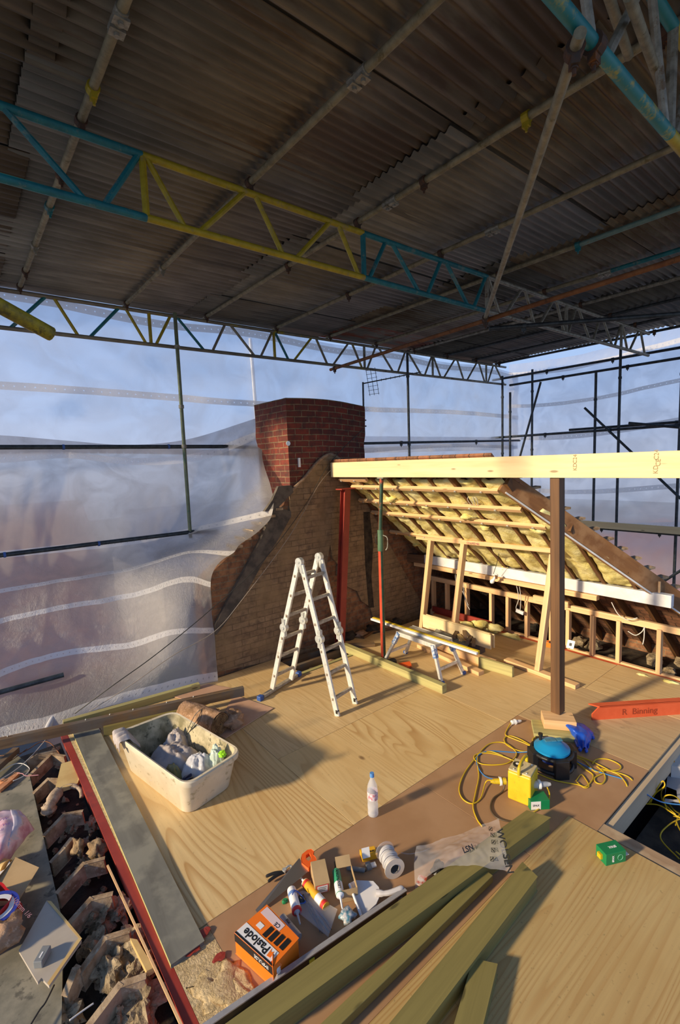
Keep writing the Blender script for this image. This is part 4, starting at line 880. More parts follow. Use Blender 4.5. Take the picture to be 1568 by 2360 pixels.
# stack of boards + offcuts
t = None
for k in range(5):
    x = 4.99+.024*k; zt_ = .305-.008*k+.012*(k % 2); zc = (zt_+.12)/2
    MB().bar((x+.03, 4.40-.04*k, zc), (x, 3.28+.03*(k % 3), zc), .021, zt_-.12).build('cut_board', M['beam'], label='pale board on edge behind the step platform, %s from the front' % ordn(k), cat='board', group='upright cut boards behind the platform', bevel=.002)
MB().box(5.0, 5.12, 3.45, 4.3, .0, .115, 'y').build('timber_block', M['weather'], label='dark timber packing under the upright pale boards', cat='timber block')
MB().bar((4.80, 4.25, .045), (4.78, 3.1, .045), .10, .09).build('timber_length', M['cls'], label='thick pale softwood length along the foot of the board pack', cat='timber', bevel=.003)
MB().bar((4.65, 4.15, .022), (4.52, 3.10, .022), .09, .044).build('timber_length', M['cls'], label='flat pale softwood length under the step platform', cat='timber', bevel=.003)
MB().bar((4.70, 3.25, .06), (4.74, 2.83, .06), .045, .12).build('timber_offcut', M['green2'], label='greenish short timber standing on edge right of the step platform', cat='timber', bevel=.003)
MB().bar((4.90, 4.10, .16), (4.88, 3.55, .12), .10, .012, (-.6, 0, 1)).build('grey_offcut', M['slab'], label='dark grey sheet offcut leaning on the board pack', cat='offcut')
for k, (a, b, rz) in enumerate([(1050, 1463, .3), (1062, 1470, 1.2), (1072, 1462, .8), (1068, 1478, 2.0), (1082, 1474, .1), (1055, 1476, 1.6), (1092, 1480, .6)]):
    p = GX(a, b, 4.93); c_, s_ = math.cos(rz), math.sin(rz)
    MB().obox(p, ((c_, s_, .3), (-s_, c_, 0), (0, 0, 1)), (.11, .045, .045)).build('wood_offcut', M['yboard'] if k % 2 else M['weather'], label='small wood offcut heaped on the board pack behind the platform', cat='offcut', group='offcut heap behind the platform', bevel=.002)
for k, (a, b) in enumerate([(1078, 1440), (1112, 1438), (1140, 1446)]): MB().rock(GX(a, b, 5.75), (.08, .12, .05), k+40, n=12).build('wool_scrap', M['wool'], None, True, thr=3, label='scrap of yellow wool behind the stacked boards', cat='insulation', group='wool scraps behind the boards')
t = thing('orange_tool_case', (5.7, 3.0, 0), 'small orange box at the foot of the knee wall', 'tool case')
c = GX(1270, 1485, 5.75); MB().obox(c, ((.3, -1, 0), (1, .3, 0), (0, 0, 1)), (.10, .08, .07)).build('body', M['orange_card'], t, bevel=.006); MB().obox(c+V((-.03, -.02, .04)), ((.3, -1, 0), (1, .3, 0), (0, 0, 1)), (.05, .03, .015)).build('clip', M['black'], t)
t = thing('junction_card', (5.8, 2.7, 0), 'small white card with a black mark by the knee wall', 'card'); c = GX(1316, 1485, 5.8)
MB().obox(c, ((0, -1, 0), (.5, 0, 1), (1, 0, 0)), (.09, .10, .006)).build('card', M['label'], t); MB().obox(c-V((.005, 0, 0)), ((0, -1, 0), (.5, 0, 1), (1, 0, 0)), (.03, .035, .004)).build('black_mark', M['black_ink'], t)
MB().rock(GX(1279, 1457, 5.9), (.03, .03, .035), 3, n=12, rough=.1).build('white_roll', M['white_pl'], label='small white roll on the knee wall bottom plate', cat='roll')
# orange steel piece with scrawl
t = thing('steel_offcut', (4.95, 1.65, 0), 'orange primed steel channel offcut with marker writing on the dirty plywood', 'steel section')
A = G(1366, 1660, 0); B = G(1590, 1645, 0); d = (B-A).normalized(); pn = V((-d.y, d.x, 0)); 
if pn.dot(V((1, 0, 0))) < 0: pn = -pn
H_ = .13; pf = [A+d*.02, B-d*.0, B-d*.03+V((0, 0, H_)), A+d*.08+V((0, 0, H_))]
MB().poly3([A+V((0, 0, .001)), B+V((0, 0, .001)), B+V((0, 0, H_*.7)), B-d*.04+V((0, 0, H_)), A+d*.07+V((0, 0, H_)), A+V((0, 0, H_*.45))], pn*.012).build('web', M['orangeox'], t, bevel=.002)
MB().poly3([A+d*.07+V((0, 0, H_)), B-d*.04+V((0, 0, H_)), B-d*.05+pn*.07+V((0, 0, H_)), A+d*.0+pn*.07+V((0, 0, H_))], (0, 0, -.012)).build('flange', M['orangeox'], t)
text('marker_writing', 'R  Binning', .085, A.lerp(B, .48)+V((0, 0, .06))-pn*.002, d, (0, 0, 1), plain('faint_marker', (.30, .045, .015), .5), t, .0005)
# blue glove
t = thing('rubber_glove', G(1340, 1710), 'blue rubber glove draped beside the timber blocks', 'glove')
gl = [[G(1298, 1664, .10), G(1318, 1664, .10), G(1345, 1668, .07), G(1368, 1690, .03)], [G(1303, 1672, .09), G(1322, 1682, .10), G(1348, 1688, .08), G(1364, 1702, .03)], [G(1318, 1690, .05), G(1330, 1698, .06), G(1348, 1703, .06), G(1360, 1716, .02)], [G(1332, 1716, .01), G(1338, 1724, .02), G(1350, 1727, .02), G(1357, 1726, .01)]]
def gfn(a, b): p = crom([crom(r, a) for r in gl], b); return p+V((0, 0, 1))*(.016*math.sin(a*17+b*4)*b+.014*noise.noise(p*22))
MB().grid(gfn, 36, 36).build('palm', M['blue_glove'], t, True, solid=.004, thr=3)
for k, a in enumerate(([(1364, 1700), (1366, 1695), (1367, 1702)], [(1322, 1686), (1325, 1700), (1334, 1722)], [(1335, 1715), (1338, 1726), (1336, 1729)], [(1350, 1722), (1352, 1730), (1349, 1731)])):
    MB().tube(spline([G(x, y, .02) for x, y in a], 6), [.012]*6+[.015]*6+[.007], 8).build('finger', M['blue_glove'], t, True, thr=3)
# ================================================================== CABLE REEL, TRANSFORMER
t = thing('cable_reel', G(1280, 1775), 'blue and black cable reel on the hardboard behind the yellow transformer', 'cable reel')
c = G(1272, 1765, 0)+V((.0, 0, 0)); cx, cy = c.x, c.y
MB().lathe([(0, .055), (.085, .055), (.10, .07), (.10, .135), (.085, .15), (0, .15)], (cx, cy, 0), n=28).build('drum', plain('deep_blue_drum', (.01, .03, .16), .4), t, True)
m = MB(); m.lathe([(.095, .14), (.135, .15), (.135, .165), (.11, .175), (.085, .20), (.06, .208), (0, .21)], (cx, cy, 0), n=32); m.build('cover', M['blue_reel'], t, True)
for (dx, dy) in ((0, .0), (.045, -.03), (-.04, .03)): MB().obox((cx+dx*.9+.02, cy+dy*.9, .212), ((.8, -.6, 0), (.6, .8, 0), (0, 0, 1)), (.045, .04, .012)).build('socket_cover', plain('grey_blue_flap', (.06, .20, .28), .4), t, bevel=.003)
m = MB()
for k in range(4):
    a = math.radians(45+90*k+8); x, y = cx+.155*math.cos(a), cy+.155*math.sin(a); m.obox((x, y, .075), ((math.cos(a), math.sin(a), 0), (-math.sin(a), math.cos(a), 0), (0, 0, 1)), (.05, .11, .15))
ring = [(cx+.15*math.cos(i*math.pi/12), cy+.15*math.sin(i*math.pi/12), .03) for i in range(24)]; m.tube(ring, .018, 8, True)
ring = [(cx+.15*math.cos(i*math.pi/12), cy+.15*math.sin(i*math.pi/12), .135) for i in range(24)]; m.tube(ring, .016, 8, True)
m.build('frame', M['black'], t, bevel=.006)
MB().lathe([(0, .20), (.012, .20), (.012, .235), (.018, .24), (.018, .255), (0, .256)], (cx-.03, cy+.08, 0), n=12).build('winding_knob', M['black'], t, True)
t = thing('transformer', G(1200, 1850), 'yellow site transformer with handle and sockets on the hardboard', 'transformer')
q0, q1, q2 = G(1170, 1840, 0), G(1224, 1862, 0), G(1215, 1790, 0); ux = (q1-q0); wx_ = ux.length; ux.normalize(); uy = V((-ux.y, ux.x, 0))
if uy.dot(V((1, 1, 0))) < 0: uy = -uy
dp = .17; hh = .22; c = q0+ux*wx_/2+uy*dp/2
MB().obox(c+V((0, 0, hh/2)), (ux, uy, (0, 0, 1)), (wx_, dp, hh)).build('case', M['yel'], t, bevel=.012)
MB().obox(c+V((0, 0, hh+.006)), (ux, uy, (0, 0, 1)), (wx_*.96, dp*.9, .012)).build('top_plate', mott('dusty_cream_plate', (.52, .42, .22), (.62, .52, .30), 20, .6), t, bevel=.004)
MB().tube(spline([c-uy*.09+V((0, 0, hh)), c-uy*.08+V((0, 0, hh+.055)), c+V((0, 0, hh+.07)), c+uy*.08+V((0, 0, hh+.055)), c+uy*.09+V((0, 0, hh))], 6), .011, 8).build('handle', M['yel'], t, True)
MB().lathe([(0, 0), (.03, 0), (.03, .008), (.012, .010), (.012, .002), (0, .002)], c-ux*.04+V((0, 0, hh+.012)), n=18).build('dial', M['black'], t, True)
MB().lathe([(0, .001), (.011, .001), (.011, .012), (0, .012)], c-ux*.04+V((0, 0, hh+.012)), n=14).build('dial_centre', M['white_pl'], t, True)
for (fx, fy) in ((.045, -.06), (.045, .06), (-.045, -.06)): MB().lathe([(0, 0), (.007, 0), (.005, .005), (0, .005)], c+ux*fx+uy*fy+V((0, 0, hh+.012)), n=10).build('screw', M['zinc'], t)
def plug(o, d, col, nm, lb, l=.11, r=.024):
    tt = thing('plug', o, lb, 'plug'); MB().lathe([(0, 0), (r, 0), (r, l*.4), (r*.8, l*.45), (r*.7, l*.8), (r*.4, l), (0, l)], o, d, 16).build('body', col, tt, True); MB().lathe([(r*1.1, l*.28), (r*1.25, l*.30), (r*1.25, l*.42), (r*1.1, l*.44)], o, d, 16).build('collar', M['white_pl'], tt, True)
plug(G(1166, 1800, .12), (-.75, .62, 0), M['yel'], 'y', 'yellow plug in the left side of the transformer')
plug(G(1228, 1808, .12), (.72, -.6, 0), M['bottle'], 'w', 'pale plug in the right side of the transformer', .13, .026)
plug(G(1180, 1665, .02), (.72, -.35, 0), M['white_pl'], 'w', 'pale yellow and white plug lying at the edge of the hardboard', .10, .02)
def cable(pts, mat, r, label, z=.008, nm='cable', k=10):
    P = spline([G(p[0], p[1], p[2] if len(p) > 2 else z) for p in pts], k)
    return MB().tube(P, r, 6).build(nm, mat, None, True, label=label, cat='cable', thr=3)
cable([(1178, 1666, .02), (1170, 1680), (1166, 1694), (1185, 1703), (1212, 1714), (1232, 1726), (1215, 1732), (1190, 1728), (1168, 1716), (1163, 1702), (1176, 1696), (1200, 1704), (1230, 1722)], M['cable_y'], .005, 'yellow cable looping from the loose plug towards the reel')
cable([(1262, 1722), (1240, 1718), (1228, 1705), (1240, 1697), (1262, 1702), (1276, 1712)], M['cable_y'], .005, 'yellow cable loop just behind the blue reel')
cable([(1131, 1798, .12), (1120, 1803, .03), (1108, 1840), (1088, 1852), (1066, 1840), (1059, 1815), (1072, 1780), (1098, 1745), (1118, 1722), (1136, 1712), (1162, 1712), (1186, 1728), (1190, 1742), (1172, 1758), (1140, 1763), (1108, 1760), (1093, 1748), (1100, 1738), (1130, 1736), (1172, 1748), (1225, 1775), (1275, 1797), (1330, 1808), (1352, 1812), (1368, 1788), (1345, 1770), (1320, 1750)], M['cable_y'], .005, 'long yellow cable looped widely left of the transformer')
cable([(1160, 1742), (1130, 1732), (1104, 1738), (1101, 1760), (1104, 1790), (1096, 1830), (1091, 1860), (1100, 1888), (1112, 1905)], M['cable_y'], .005, 'yellow cable running down to the clear plastic bag')
cable([(1300, 1732, .02), (1340, 1745), (1380, 1762), (1410, 1778), (1430, 1788), (1446, 1812, .0), (1444, 1838, -.1), (1436, 1850, -.2)], M['cable_y'], .005, 'yellow cable trailing right over the joist into the gap')
cable([(1310, 1740, .02), (1345, 1752), (1372, 1778), (1400, 1776), (1440, 1786), (1458, 1798, 0), (1470, 1815, -.1)], M['cable_y'], .005, 'second yellow cable trailing right beside the first')
cable([(1392, 1782), (1372, 1792), (1374, 1803), (1388, 1806), (1396, 1794), (1390, 1778), (1376, 1766)], M['cable_y'], .005, 'small tight loop of yellow cable near the joist')
cable([(1366, 1760), (1376, 1750), (1402, 1750), (1428, 1762), (1430, 1772), (1412, 1776), (1386, 1772)], M['cable_y'], .005, 'larger loop of yellow cable near the joist')
cable([(1328, 1800), (1340, 1785), (1352, 1798), (1358, 1812), (1346, 1815), (1330, 1802)], M['cable_y'], .004, 'slack yellow loop right of the reel')
cable([(1236, 1731, .05), (1190, 1734), (1130, 1731), (1104, 1740), (1099, 1755), (1106, 1775), (1118, 1788), (1136, 1796, .12)], M['cable_b'], .005, 'blue cable from the reel round to the transformer plug')
cable([(1222, 1782), (1230, 1765), (1242, 1752, .06)], M['cable_b'], .005, 'short blue cable between transformer and reel')
cable([(1330, 1755), (1370, 1775), (1400, 1785), (1440, 1797, .0), (1470, 1815, -.05), (1510, 1842, -.15), (1545, 1852, -.2), (1600, 1856, -.2)], M['cable_b'], .005, 'blue cable trailing right into the gap')
cable([(1164, 1808, .05), (1158, 1825), (1138, 1840), (1131, 1862), (1142, 1882), (1165, 1892), (1185, 1893)], plain('brown_cable', (.09, .06, .035), .5), .006, 'dark brown cable curling from transformer to the thick timber')
cable([(1262, 1815, .12), (1267, 1830, .06), (1262, 1850), (1240, 1866), (1225, 1875)], M['cable_y'], .005, 'yellow cable dropping from the pale plug')
# small dark green box beside the transformer
def carton(name, p, ux, L, W, H, mat, label, z0=0.0):
    t = thing(name, p, label, 'box'); ux = V(ux).normalized(); uy = V((-ux.y, ux.x, 0)); c = V((p[0], p[1], z0+H/2))
    MB().obox(c, (ux, uy, (0, 0, 1)), (L, W, H)).build('carton', mat, t, bevel=.002); return t, c, ux, uy
t, c, ux, uy = carton('screw_box', G(1238, 1855), (.6, -.45, 0), .14, .10, .07, M['green_card'], 'green screw box beside the yellow transformer')
MB().obox(c-uy*.0505-ux*.03, (ux, uy, (0, 0, 1)), (.07, .001, .06)).build('label', M['label'], t); text('lettering', 'SPAX', .02, c-uy*.0515-ux*.03, ux, (0, 0, 1), M['black_ink'], t)
# ================================================================== FOREGROUND TIMBERS AND LEVEL
MB().poly3([G(505, 2372, .10), G(1215, 1868, .10), G(1268, 1884, .10), G(600, 2372, .10)], (0, 0, -.095)).build('timber_length', M['green'], label='thick green treated timber lying beside the black-edged level', cat='timber', bevel=.004)
p0, p1 = V((.9, 1.51, .03)), V((2.25, 1.50, .03)); MB().bar(p0, p1, .06, .045).build('timber_length', M['green'], label='thinner green timber in the shadow under the thick one', cat='timber', bevel=.003)
t2a, t2b, t2c, t2d = G(890, 2372, .095), G(1205, 1988, .095), G(1238, 2020, .095), G(968, 2372, .095)
e = (t2a-t2b).normalized(); MB().poly3([t2c, t2c+e*2.0, t2b+e*2.0, t2b], (0, 0, -.088)).build('timber_length', M['green'], label='green treated timber with brown knots lying across the foreground plywood', cat='timber', bevel=.004)
t3 = [G(1092, 2210, .065), G(1146, 2222, .065)]; e = (G(1045, 2372, .065)-t3[0]).normalized(); MB().poly3([t3[1], t3[1]+e*.9, t3[0]+e*.9, t3[0]], (0, 0, -.058)).build('timber_length', M['green'], label='short wide green timber at the bottom edge of the foreground plywood', cat='timber', bevel=.003)
t = thing('spirit_level', (1.2, 1.8, 0), 'long grey and black spirit level lying beside the thick timber', 'level')
a_, b_ = G(480, 2358, .06), G(935, 2048, .06); dr = (b_-a_).normalized(); a_ = a_-dr*.5
MB().bar(a_-V((0, 0, .003)), b_-V((0, 0, .003)), .026, .006).build('top_edge', metal('level_edge', (.42, .41, .42), (.52, .51, .52), .4, 20, None, .4), t)
MB().bar(a_-V((0, 0, .033)), b_-V((0, 0, .033)), .018, .052).build('web', M['black'], t); MB().bar(a_-V((0, 0, .058)), b_-V((0, 0, .058)), .026, .006).build('bottom_edge', metal('level_base', (.42, .41, .42), (.52, .51, .52), .4, 20, None, .4), t)
sd_ = dr.cross(V((0, 0, 1)))
for f in (.30, .62, .97): p = a_.lerp(b_, f)-V((0, 0, .03))+sd_*.011; MB().obox(p, (dr, sd_, (0, 0, 1)), (.03, .004, .02)).build('vial', plain('lime_vial', (.55, .60, .05), .3) if f != .97 else M['galv'], t)
# ================================================================== TOOLS ON THE HARDBOARD
# nail box
t = thing('nail_box', (1.05, 1.98, 0), 'orange, black and white nail carton with a torn corner beside the level', 'box')
Z = .12; c4 = [G(541, 2150, Z), G(615, 2086, Z), G(688, 2162, Z), G(628, 2228, Z)]
c4 = [V((p.x, p.y, Z)) for p in c4]; MB().poly3(c4, (0, 0, -Z+.002)).build('carton', M['orange_card'], t, bevel=.003)
def on(u, v, h=.0012): return (c4[0]*(1-u)+c4[3]*u)*(1-v)+(c4[1]*(1-u)+c4[2]*u)*v+V((0, 0, h))
def patch(u0, u1, v0, v1, mat, nm, h=.0008, par=None): return MB().poly3([on(u0, v0, h), on(u1, v0, h), on(u1, v1, h), on(u0, v1, h)], (0, 0, .0008)).build(nm, mat, par or t)
nu_, nv_ = c4[3]-c4[0], c4[1]-c4[0]
wp = patch(.0, .92, .0, .36, M['label'], 'white_panel'); patch(.0, 1.0, -.0, .05, M['black_ink'], 'black_band', .0018)
patch(.04, .62, .76, .98, plain('pink_label', (.70, .55, .55), .5), 'paper_label')
for i in range(4): patch(.42+.14*i, .52+.14*i, .40+.02*i, .70+.03*i, M['black_ink'], 'nail_strip', .0014)
patch(.18, .32, .46, .60, M['label'], 'small_label')
text('lettering', 'Paslode', .058, on(.42, .20, .002), -nu_, -nv_, M['black_ink'], wp, .0004, bold=.0012); text('lettering', 'CE', .03, on(.5, .83, .002), -nu_, -nv_, M['black_ink'], t)
MB().poly3([on(.78, .10, .0016), on(.86, .12, .0016), on(.84, .30, .0016), on(.80, .24, .0016), on(.76, .32, .0016)], (0, 0, .001)).build('swoosh', M['orange_card'], t)
side = (c4[3]-c4[0]).cross(V((0, 0, 1))).normalized()
MB().poly3([c4[0]+side*.001-V((0, 0, .004)), c4[3]+side*.001-V((0, 0, .004)), c4[3]+side*.001-V((0, 0, .045)), c4[0]+side*.001-V((0, 0, .045))], side*.0008).build('black_band', M['black_ink'], t)
text('lettering', 'IMPULSE', .028, (c4[0]+c4[3])/2+(c4[3]-c4[0])*.22+side*.002-V((0, 0, .025)), c4[0]-c4[3], (0, 0, -1), M['label'], t)
MB().poly3([c4[3]+V((0, 0, .002)), c4[3]+V((.03, .05, .01)), c4[3]+V((.05, .0, -.03)), c4[3]+V((-.01, -.02, -.05))], (.001, -.001, .002)).build('torn_flap', M['orange_card'], t)
MB().rock(c4[3]+V((.025, .01, -.04)), (.022, .022, .026), 4, n=10, rough=.2).build('nail_strip_end', M['label'], t)
# handsaw
t = thing('handsaw', G(670, 2040), 'large handsaw with an orange handle resting across the cartridges', 'saw')
zz = .045
MB().poly3([G(589, 2098, .01), G(594, 2105, .01), G(712, 2008, zz), G(690, 1978, zz+.02)], (0, 0, .0018)).build('blade', M['steel'], t)
ho = [(694, 1985), (697, 1975), (709, 1965), (718, 1963), (724, 1968), (722, 1976), (728, 1982), (730, 1990), (720, 1994), (712, 2007), (706, 2003), (696, 1995)]
hi_ = [(706, 1977), (713, 1972), (717, 1978), (718, 1985), (712, 1990), (706, 1986)]
fl = lambda L: [(G(a, b, .05).x, G(a, b, .05).y) for a, b in L]
MB().prism([fl(ho), fl(hi_)], lambda a, b, d: (a, b, d), .045, .068).build('handle', M['orange_pl'], t, bevel=.004)
# boxes
t = thing('small_carton', G(745, 2040), 'small brown cardboard box with a red-edged label, standing tilted', 'box')
P = {k: G(a, b, z) for k, (a, b, z) in {'a': (722, 1979, .12), 'b': (750, 1987, .13), 'c': (766, 2032, .085), 'd': (726, 2052, .02), 'e': (708, 2010, .05), 'f': (742, 2024, .095)}.items()}
cc = G(735, 2040, .0); 
tl = (G(752, 2060)-G(735, 1990)).normalized()+V((0, 0, -.25)); tl.normalize(); sidev = tl.cross(V((0, 0, 1))).normalized(); upv = tl.cross(sidev); upv = upv if upv.z > 0 else -upv
cb_ = G(738, 2020, .055); MB().obox(cb_, (tl, sidev, upv), (.14, .09, .08)).build('carton', M['card'], t, bevel=.002)
fc = cb_+tl*.0705; MB().obox(fc, (sidev, upv, tl), (.072, .066, .001)).build('red_edge', M['red_ink'], t); MB().obox(fc+tl*.0008, (sidev, upv, tl), (.062, .056, .001)).build('label', M['label'], t)
for i in range(3): MB().obox(fc+tl*.0016+upv*(.015-.013*i), (sidev, upv, tl), (.045-.006*i, .003, .0006)).build('print_line', M['black_ink'], t)
t = thing('small_carton', G(790, 2040), 'open brown cardboard box lying in shade behind the green tube', 'box')
cb_ = G(800, 2035, .04); ux = (G(812, 2065)-G(795, 2000)).normalized(); uy = V((-ux.y, ux.x, 0))
for o, szs in ((V((0, 0, -.035)), (.16, .09, .003)), (uy*.045, (.16, .003, .075)), (-uy*.045, (.16, .003, .075)), (ux*.08, (.003, .09, .075))): MB().obox(cb_+o, (ux, uy, (0, 0, 1)), szs).build('panel', M['card'], t)
MB().obox(cb_-ux*.1+V((0, 0, .05)), (ux+V((0, 0, -.6)), uy, V((0, 0, 1))+ux*.6), (.06, .09, .003)).build('flap', M['card'], t)
# cartridges
def cart(px0, px1, r, mat, label, tipmat, z=.026, cap=None, txt=None, tip=True, z1=None):
    a, b = G(*px0, z), G(*px1, z1 or z); d = (b-a); L = d.length; d.normalize(); t = thing('cartridge', V((a.x, a.y, 0)), label, 'cartridge')
    MB().lathe([(0, 0), (r*.95, 0), (r, .006), (r, L), (r*.9, L+.004), (0, L+.004)], a, d, 20).build('tube', mat, t, True)
    if tip: MB().lathe([(r*.95, 0), (r*.95, .006), (r*.35, .014), (.006, .03), (.004, .085), (0, .085)], b, d, 14).build('nozzle', tipmat, t, True)
    if cap:
        MB().lathe([(r*1.03, 0), (r*1.03, .022)], a+d*.004, d, 20).build('end_band', cap, t, True); MB().lathe([(r*1.03, 0), (r*1.03, .016)], a+d*(L-.02), d, 20).build('neck_band', cap, t, True)
    return t, a, d, L
t, a, d, L = cart((672, 2050), (684, 2098), .026, M['label'], 'white sealant cartridge with a red collar, nozzle pointing down', plain('grey_nozzle', (.42, .44, .48), .4), .03)
MB().lathe([(.0275, 0), (.0275, .012), (.018, .016)], a+d*(L-.004), d, 20).build('red_collar', M['red_ink'], t, True)
MB().lathe([(.0265, 0), (.0265, .02)], a+d*.03, d, 20).build('blue_band', plain('blue_band', (.15, .25, .5), .4), t, True)
t, a, d, L = cart((752, 2090), (704, 2035), .024, plain('amber_print', (.80, .40, .02), .4), 'yellow and red cartridge lying in front of the brown box', M['white_pl'], .026, M['red_ink'])
MB().lathe([(.0245, 0), (.0245, .05)], a+d*.03, d, 20).build('label', M['label'], t, True)
t, a, d, L = cart((775, 2008), (784, 2062), .024, M['green_tube'], 'green and white resin tube with a white cone cap', M['white_pl'], .055)
side = d.cross(V((0, 0, 1))); text('lettering', 'ANCHORSET', .022, a+d*L*.5+V((0, 0, .025)), d, V((0, 0, 1)).cross(d), M['black_ink'], t, .0004)
MB().lathe([(.0245, 0), (.0245, .07)], a+d*(L-.07), d, 20).build('white_label', M['label'], t, True)
MB().lathe([(.02, 0), (.006, .03), (.004, .07), (0, .07)], a, -d, 12).build('rear_nozzle', M['black'], t, True)
t, a, d, L = cart((650, 2115), (688, 2160), .022, plain('worn_silver', (.42, .42, .42), .4, .4), 'silver cartridge half hidden behind the orange nail carton', M['label'], .03, None, None, False)
text('lettering', 'FIX', .022, a+d*L*.4+V((0, 0, .023)), d, V((0, 0, 1)).cross(d), M['black_ink'], t)
# clamp / pliers
t = thing('spring_clamp', G(640, 2010), 'black spring clamp with a chrome jaw behind the saw blade', 'clamp')
for (p0, p1) in (((613, 2020), (655, 2010)), ((618, 2032), (660, 2008))):
    MB().tube(spline([G(*p0, .02), G((p0[0]+p1[0])/2, (p0[1]+p1[1])/2-3, .03), G(*p1, .03)], 5), [.006]+[.009]*9+[.008], 8).build('handle', M['black'], t, True)
MB().tube(spline([G(655, 2012, .03), G(662, 1998, .04), G(672, 1996, .035), G(670, 2008, .03)], 5), .006, 8).build('jaw', M['zinc'], t, True)
MB().lathe([(0, 0), (.013, 0), (.013, .02), (0, .02)], G(656, 2010, .025), n=12).build('pivot', M['zinc'], t)
t = thing('box_cutter', G(820, 2003), 'grey utility knife lying behind the green resin tube', 'knife')
MB().bar(G(799, 2000, .012), G(842, 2006, .012), .026, .018).build('body', M['grey_block'], t, bevel=.006); MB().bar(G(838, 2006, .014), G(845, 2007, .012), .014, .004).build('blade_end', M['black'], t)
# yellow torn carton
t = thing('small_carton', G(845, 1965), 'torn yellow and white carton behind the wire spool', 'box')
cb_ = G(850, 1968, .02); ux, uy = V((.9, -.4, 0)).normalized(), V((.4, .9, 0)).normalized()
MB().obox(cb_, (ux, uy, (0, 0, 1)), (.10, .065, .035)).build('carton', plain('amber_carton', (.80, .42, .02), .5), t, bevel=.002)
MB().obox(cb_+V((-.04, -.02, .045)), (ux, (.2, .4, 1), uy), (.05, .055, .002)).build('flap', M['label'], t); MB().obox(cb_+V((-.055, -.06, -.008)), (ux, uy, (0, 0, 1)), (.03, .05, .012)).build('grey_flap', M['grey_block'], t)
MB().obox(cb_+V((-.03, -.07, -.01)), (ux, uy, (0, 0, 1)), (.04, .03, .01)).build('base_flap', M['label'], t)
text('lettering', 'TURBO', .02, cb_+ux*.015-uy*.005+V((0, 0, .0185)), ux, uy, M['black_ink'], t)
# wire spool
t = thing('wire_spool', G(905, 1985), 'spool of white cable with a silver core beside the clear bag', 'spool')
s0, s1 = G(896, 1965, .065), G(912, 2000, .07); d = (s1-s0).normalized(); 
d = (G(911, 2004, .066)-G(886, 1958, .066)).normalized(); L = .15; s0 = G(911, 2004, .066)-d*L
MB().lathe([(0, 0), (.062, 0), (.062, .006), (0, .006)], s0, d, 28).build('rear_flange', M['clear'], t, True)
m = MB(); 
hel = [s0+d*(.012+.12*i/(12*16))+(d.orthogonal().normalized()*math.cos(i*2*math.pi/16)+d.cross(d.orthogonal().normalized())*math.sin(i*2*math.pi/16))*(.046+.006*math.sin(i*.31)) for i in range(12*16)]
m.tube(hel, .0062, 6); m.build('wound_cable', plain('grey_white_cable', (.50, .48, .48), .4), t, True, thr=3)
MB().lathe([(.028, L-.01), (.064, L-.01), (.064, L-.004), (.028, L-.004), (.028, L-.01)], s0, d, 28).build('front_flange', plain('cream_flange', (.62, .54, .46), .5), t, True)
MB().lathe([(.028, L-.002), (.028, .02), (.0, .02)], s0, d, 24).build('core', plain('chrome_core', (.7, .7, .7), .15, .9), t, True)
cable([(925, 1965, .02), (945, 1968), (975, 1962), (990, 1955)], M['clear'], .003, 'clear strand trailing from the spool', nm='strand')
# white dustpan-like scoop and bag of plugs
t = thing('dustpan', G(850, 2050), 'white plastic dustpan standing face up by the end of the level', 'dustpan')
pan = [(806, 2037), (820, 2030), (860, 2032), (872, 2045), (875, 2062), (866, 2082), (833, 2112)]
MB().poly3([G(a, b, .045-.035*((b-2030)/80)) for a, b in pan], (0, 0, -.008)).build('pan', plain('pan_plastic', (.68, .66, .66), .35), t, bevel=.004)
MB().tube([G(806, 2038, .05), G(833, 2111, .02)], .008, 8).build('lip', M['white_pl'], t, True)
MB().tube(spline([G(868, 2058, .045), G(895, 2058, .05), G(930, 2045, .06)], 6), [.018]*4+[.014]*8+[.008], 10).build('handle', plain('handle_plastic', (.62, .58, .56), .4), t, True)
m = MB(); m.rock(G(802, 2110, .03), (.045, .04, .028), 12, n=14, rough=.35); m.build('plug_bag', mott('bagged_blue_and_white_plugs', (.08, .22, .30), (.62, .58, .56), 45, .4), None, True, label='small clear bag of pale and blue wall plugs beside the white dustpan', cat='bag', thr=3)
t = thing('cable_tie_bag', G(735, 2100), 'clear bag of long black cable ties in front of the yellow cartridge', 'bag')
bp = [(680, 2062), (700, 2055), (778, 2098), (757, 2160), (745, 2150), (690, 2105)]
MB().poly3([G(a, b, .02) for a, b in bp], (0, 0, .008)).build('bag', M['clear'], t)
random.seed(5)
for k in range(14):
    a = G(700+random.uniform(-8, 10), 2062+random.uniform(-4, 10), .012); b = G(752+random.uniform(-14, 14), 2140+random.uniform(-14, 12), .012); MB().tube(spline([a, a.lerp(b, .5)+V((random.uniform(-.01, .01), random.uniform(-.01, .01), .006)), b], 4), .002, 5).build('cable_tie', plain('tie_black', (.03, .03, .035), .4) if k % 3 else M['grey_block'], t)
cable([(674, 2062, .07), (680, 2052, .07), (692, 2060, .05), (704, 2078, .03), (690, 2082, .03), (678, 2074, .05)], plain('royal_blue_wire', (.03, .10, .42), .4), .003, 'thin loop of blue wire over the white cartridge', nm='wire_loop')
MB().rock(G(696, 2072, .025), (.02, .03, .02), 2, n=10).build('black_connector', M['black'], label='small black connector on the blue wire loop', cat='connector')
MB().rock(G(657, 2076, .01), (.02, .012, .01), 3, n=10).build('green_scrap', M['green_card'], label='tiny green scrap left of the white cartridge', cat='scrap')
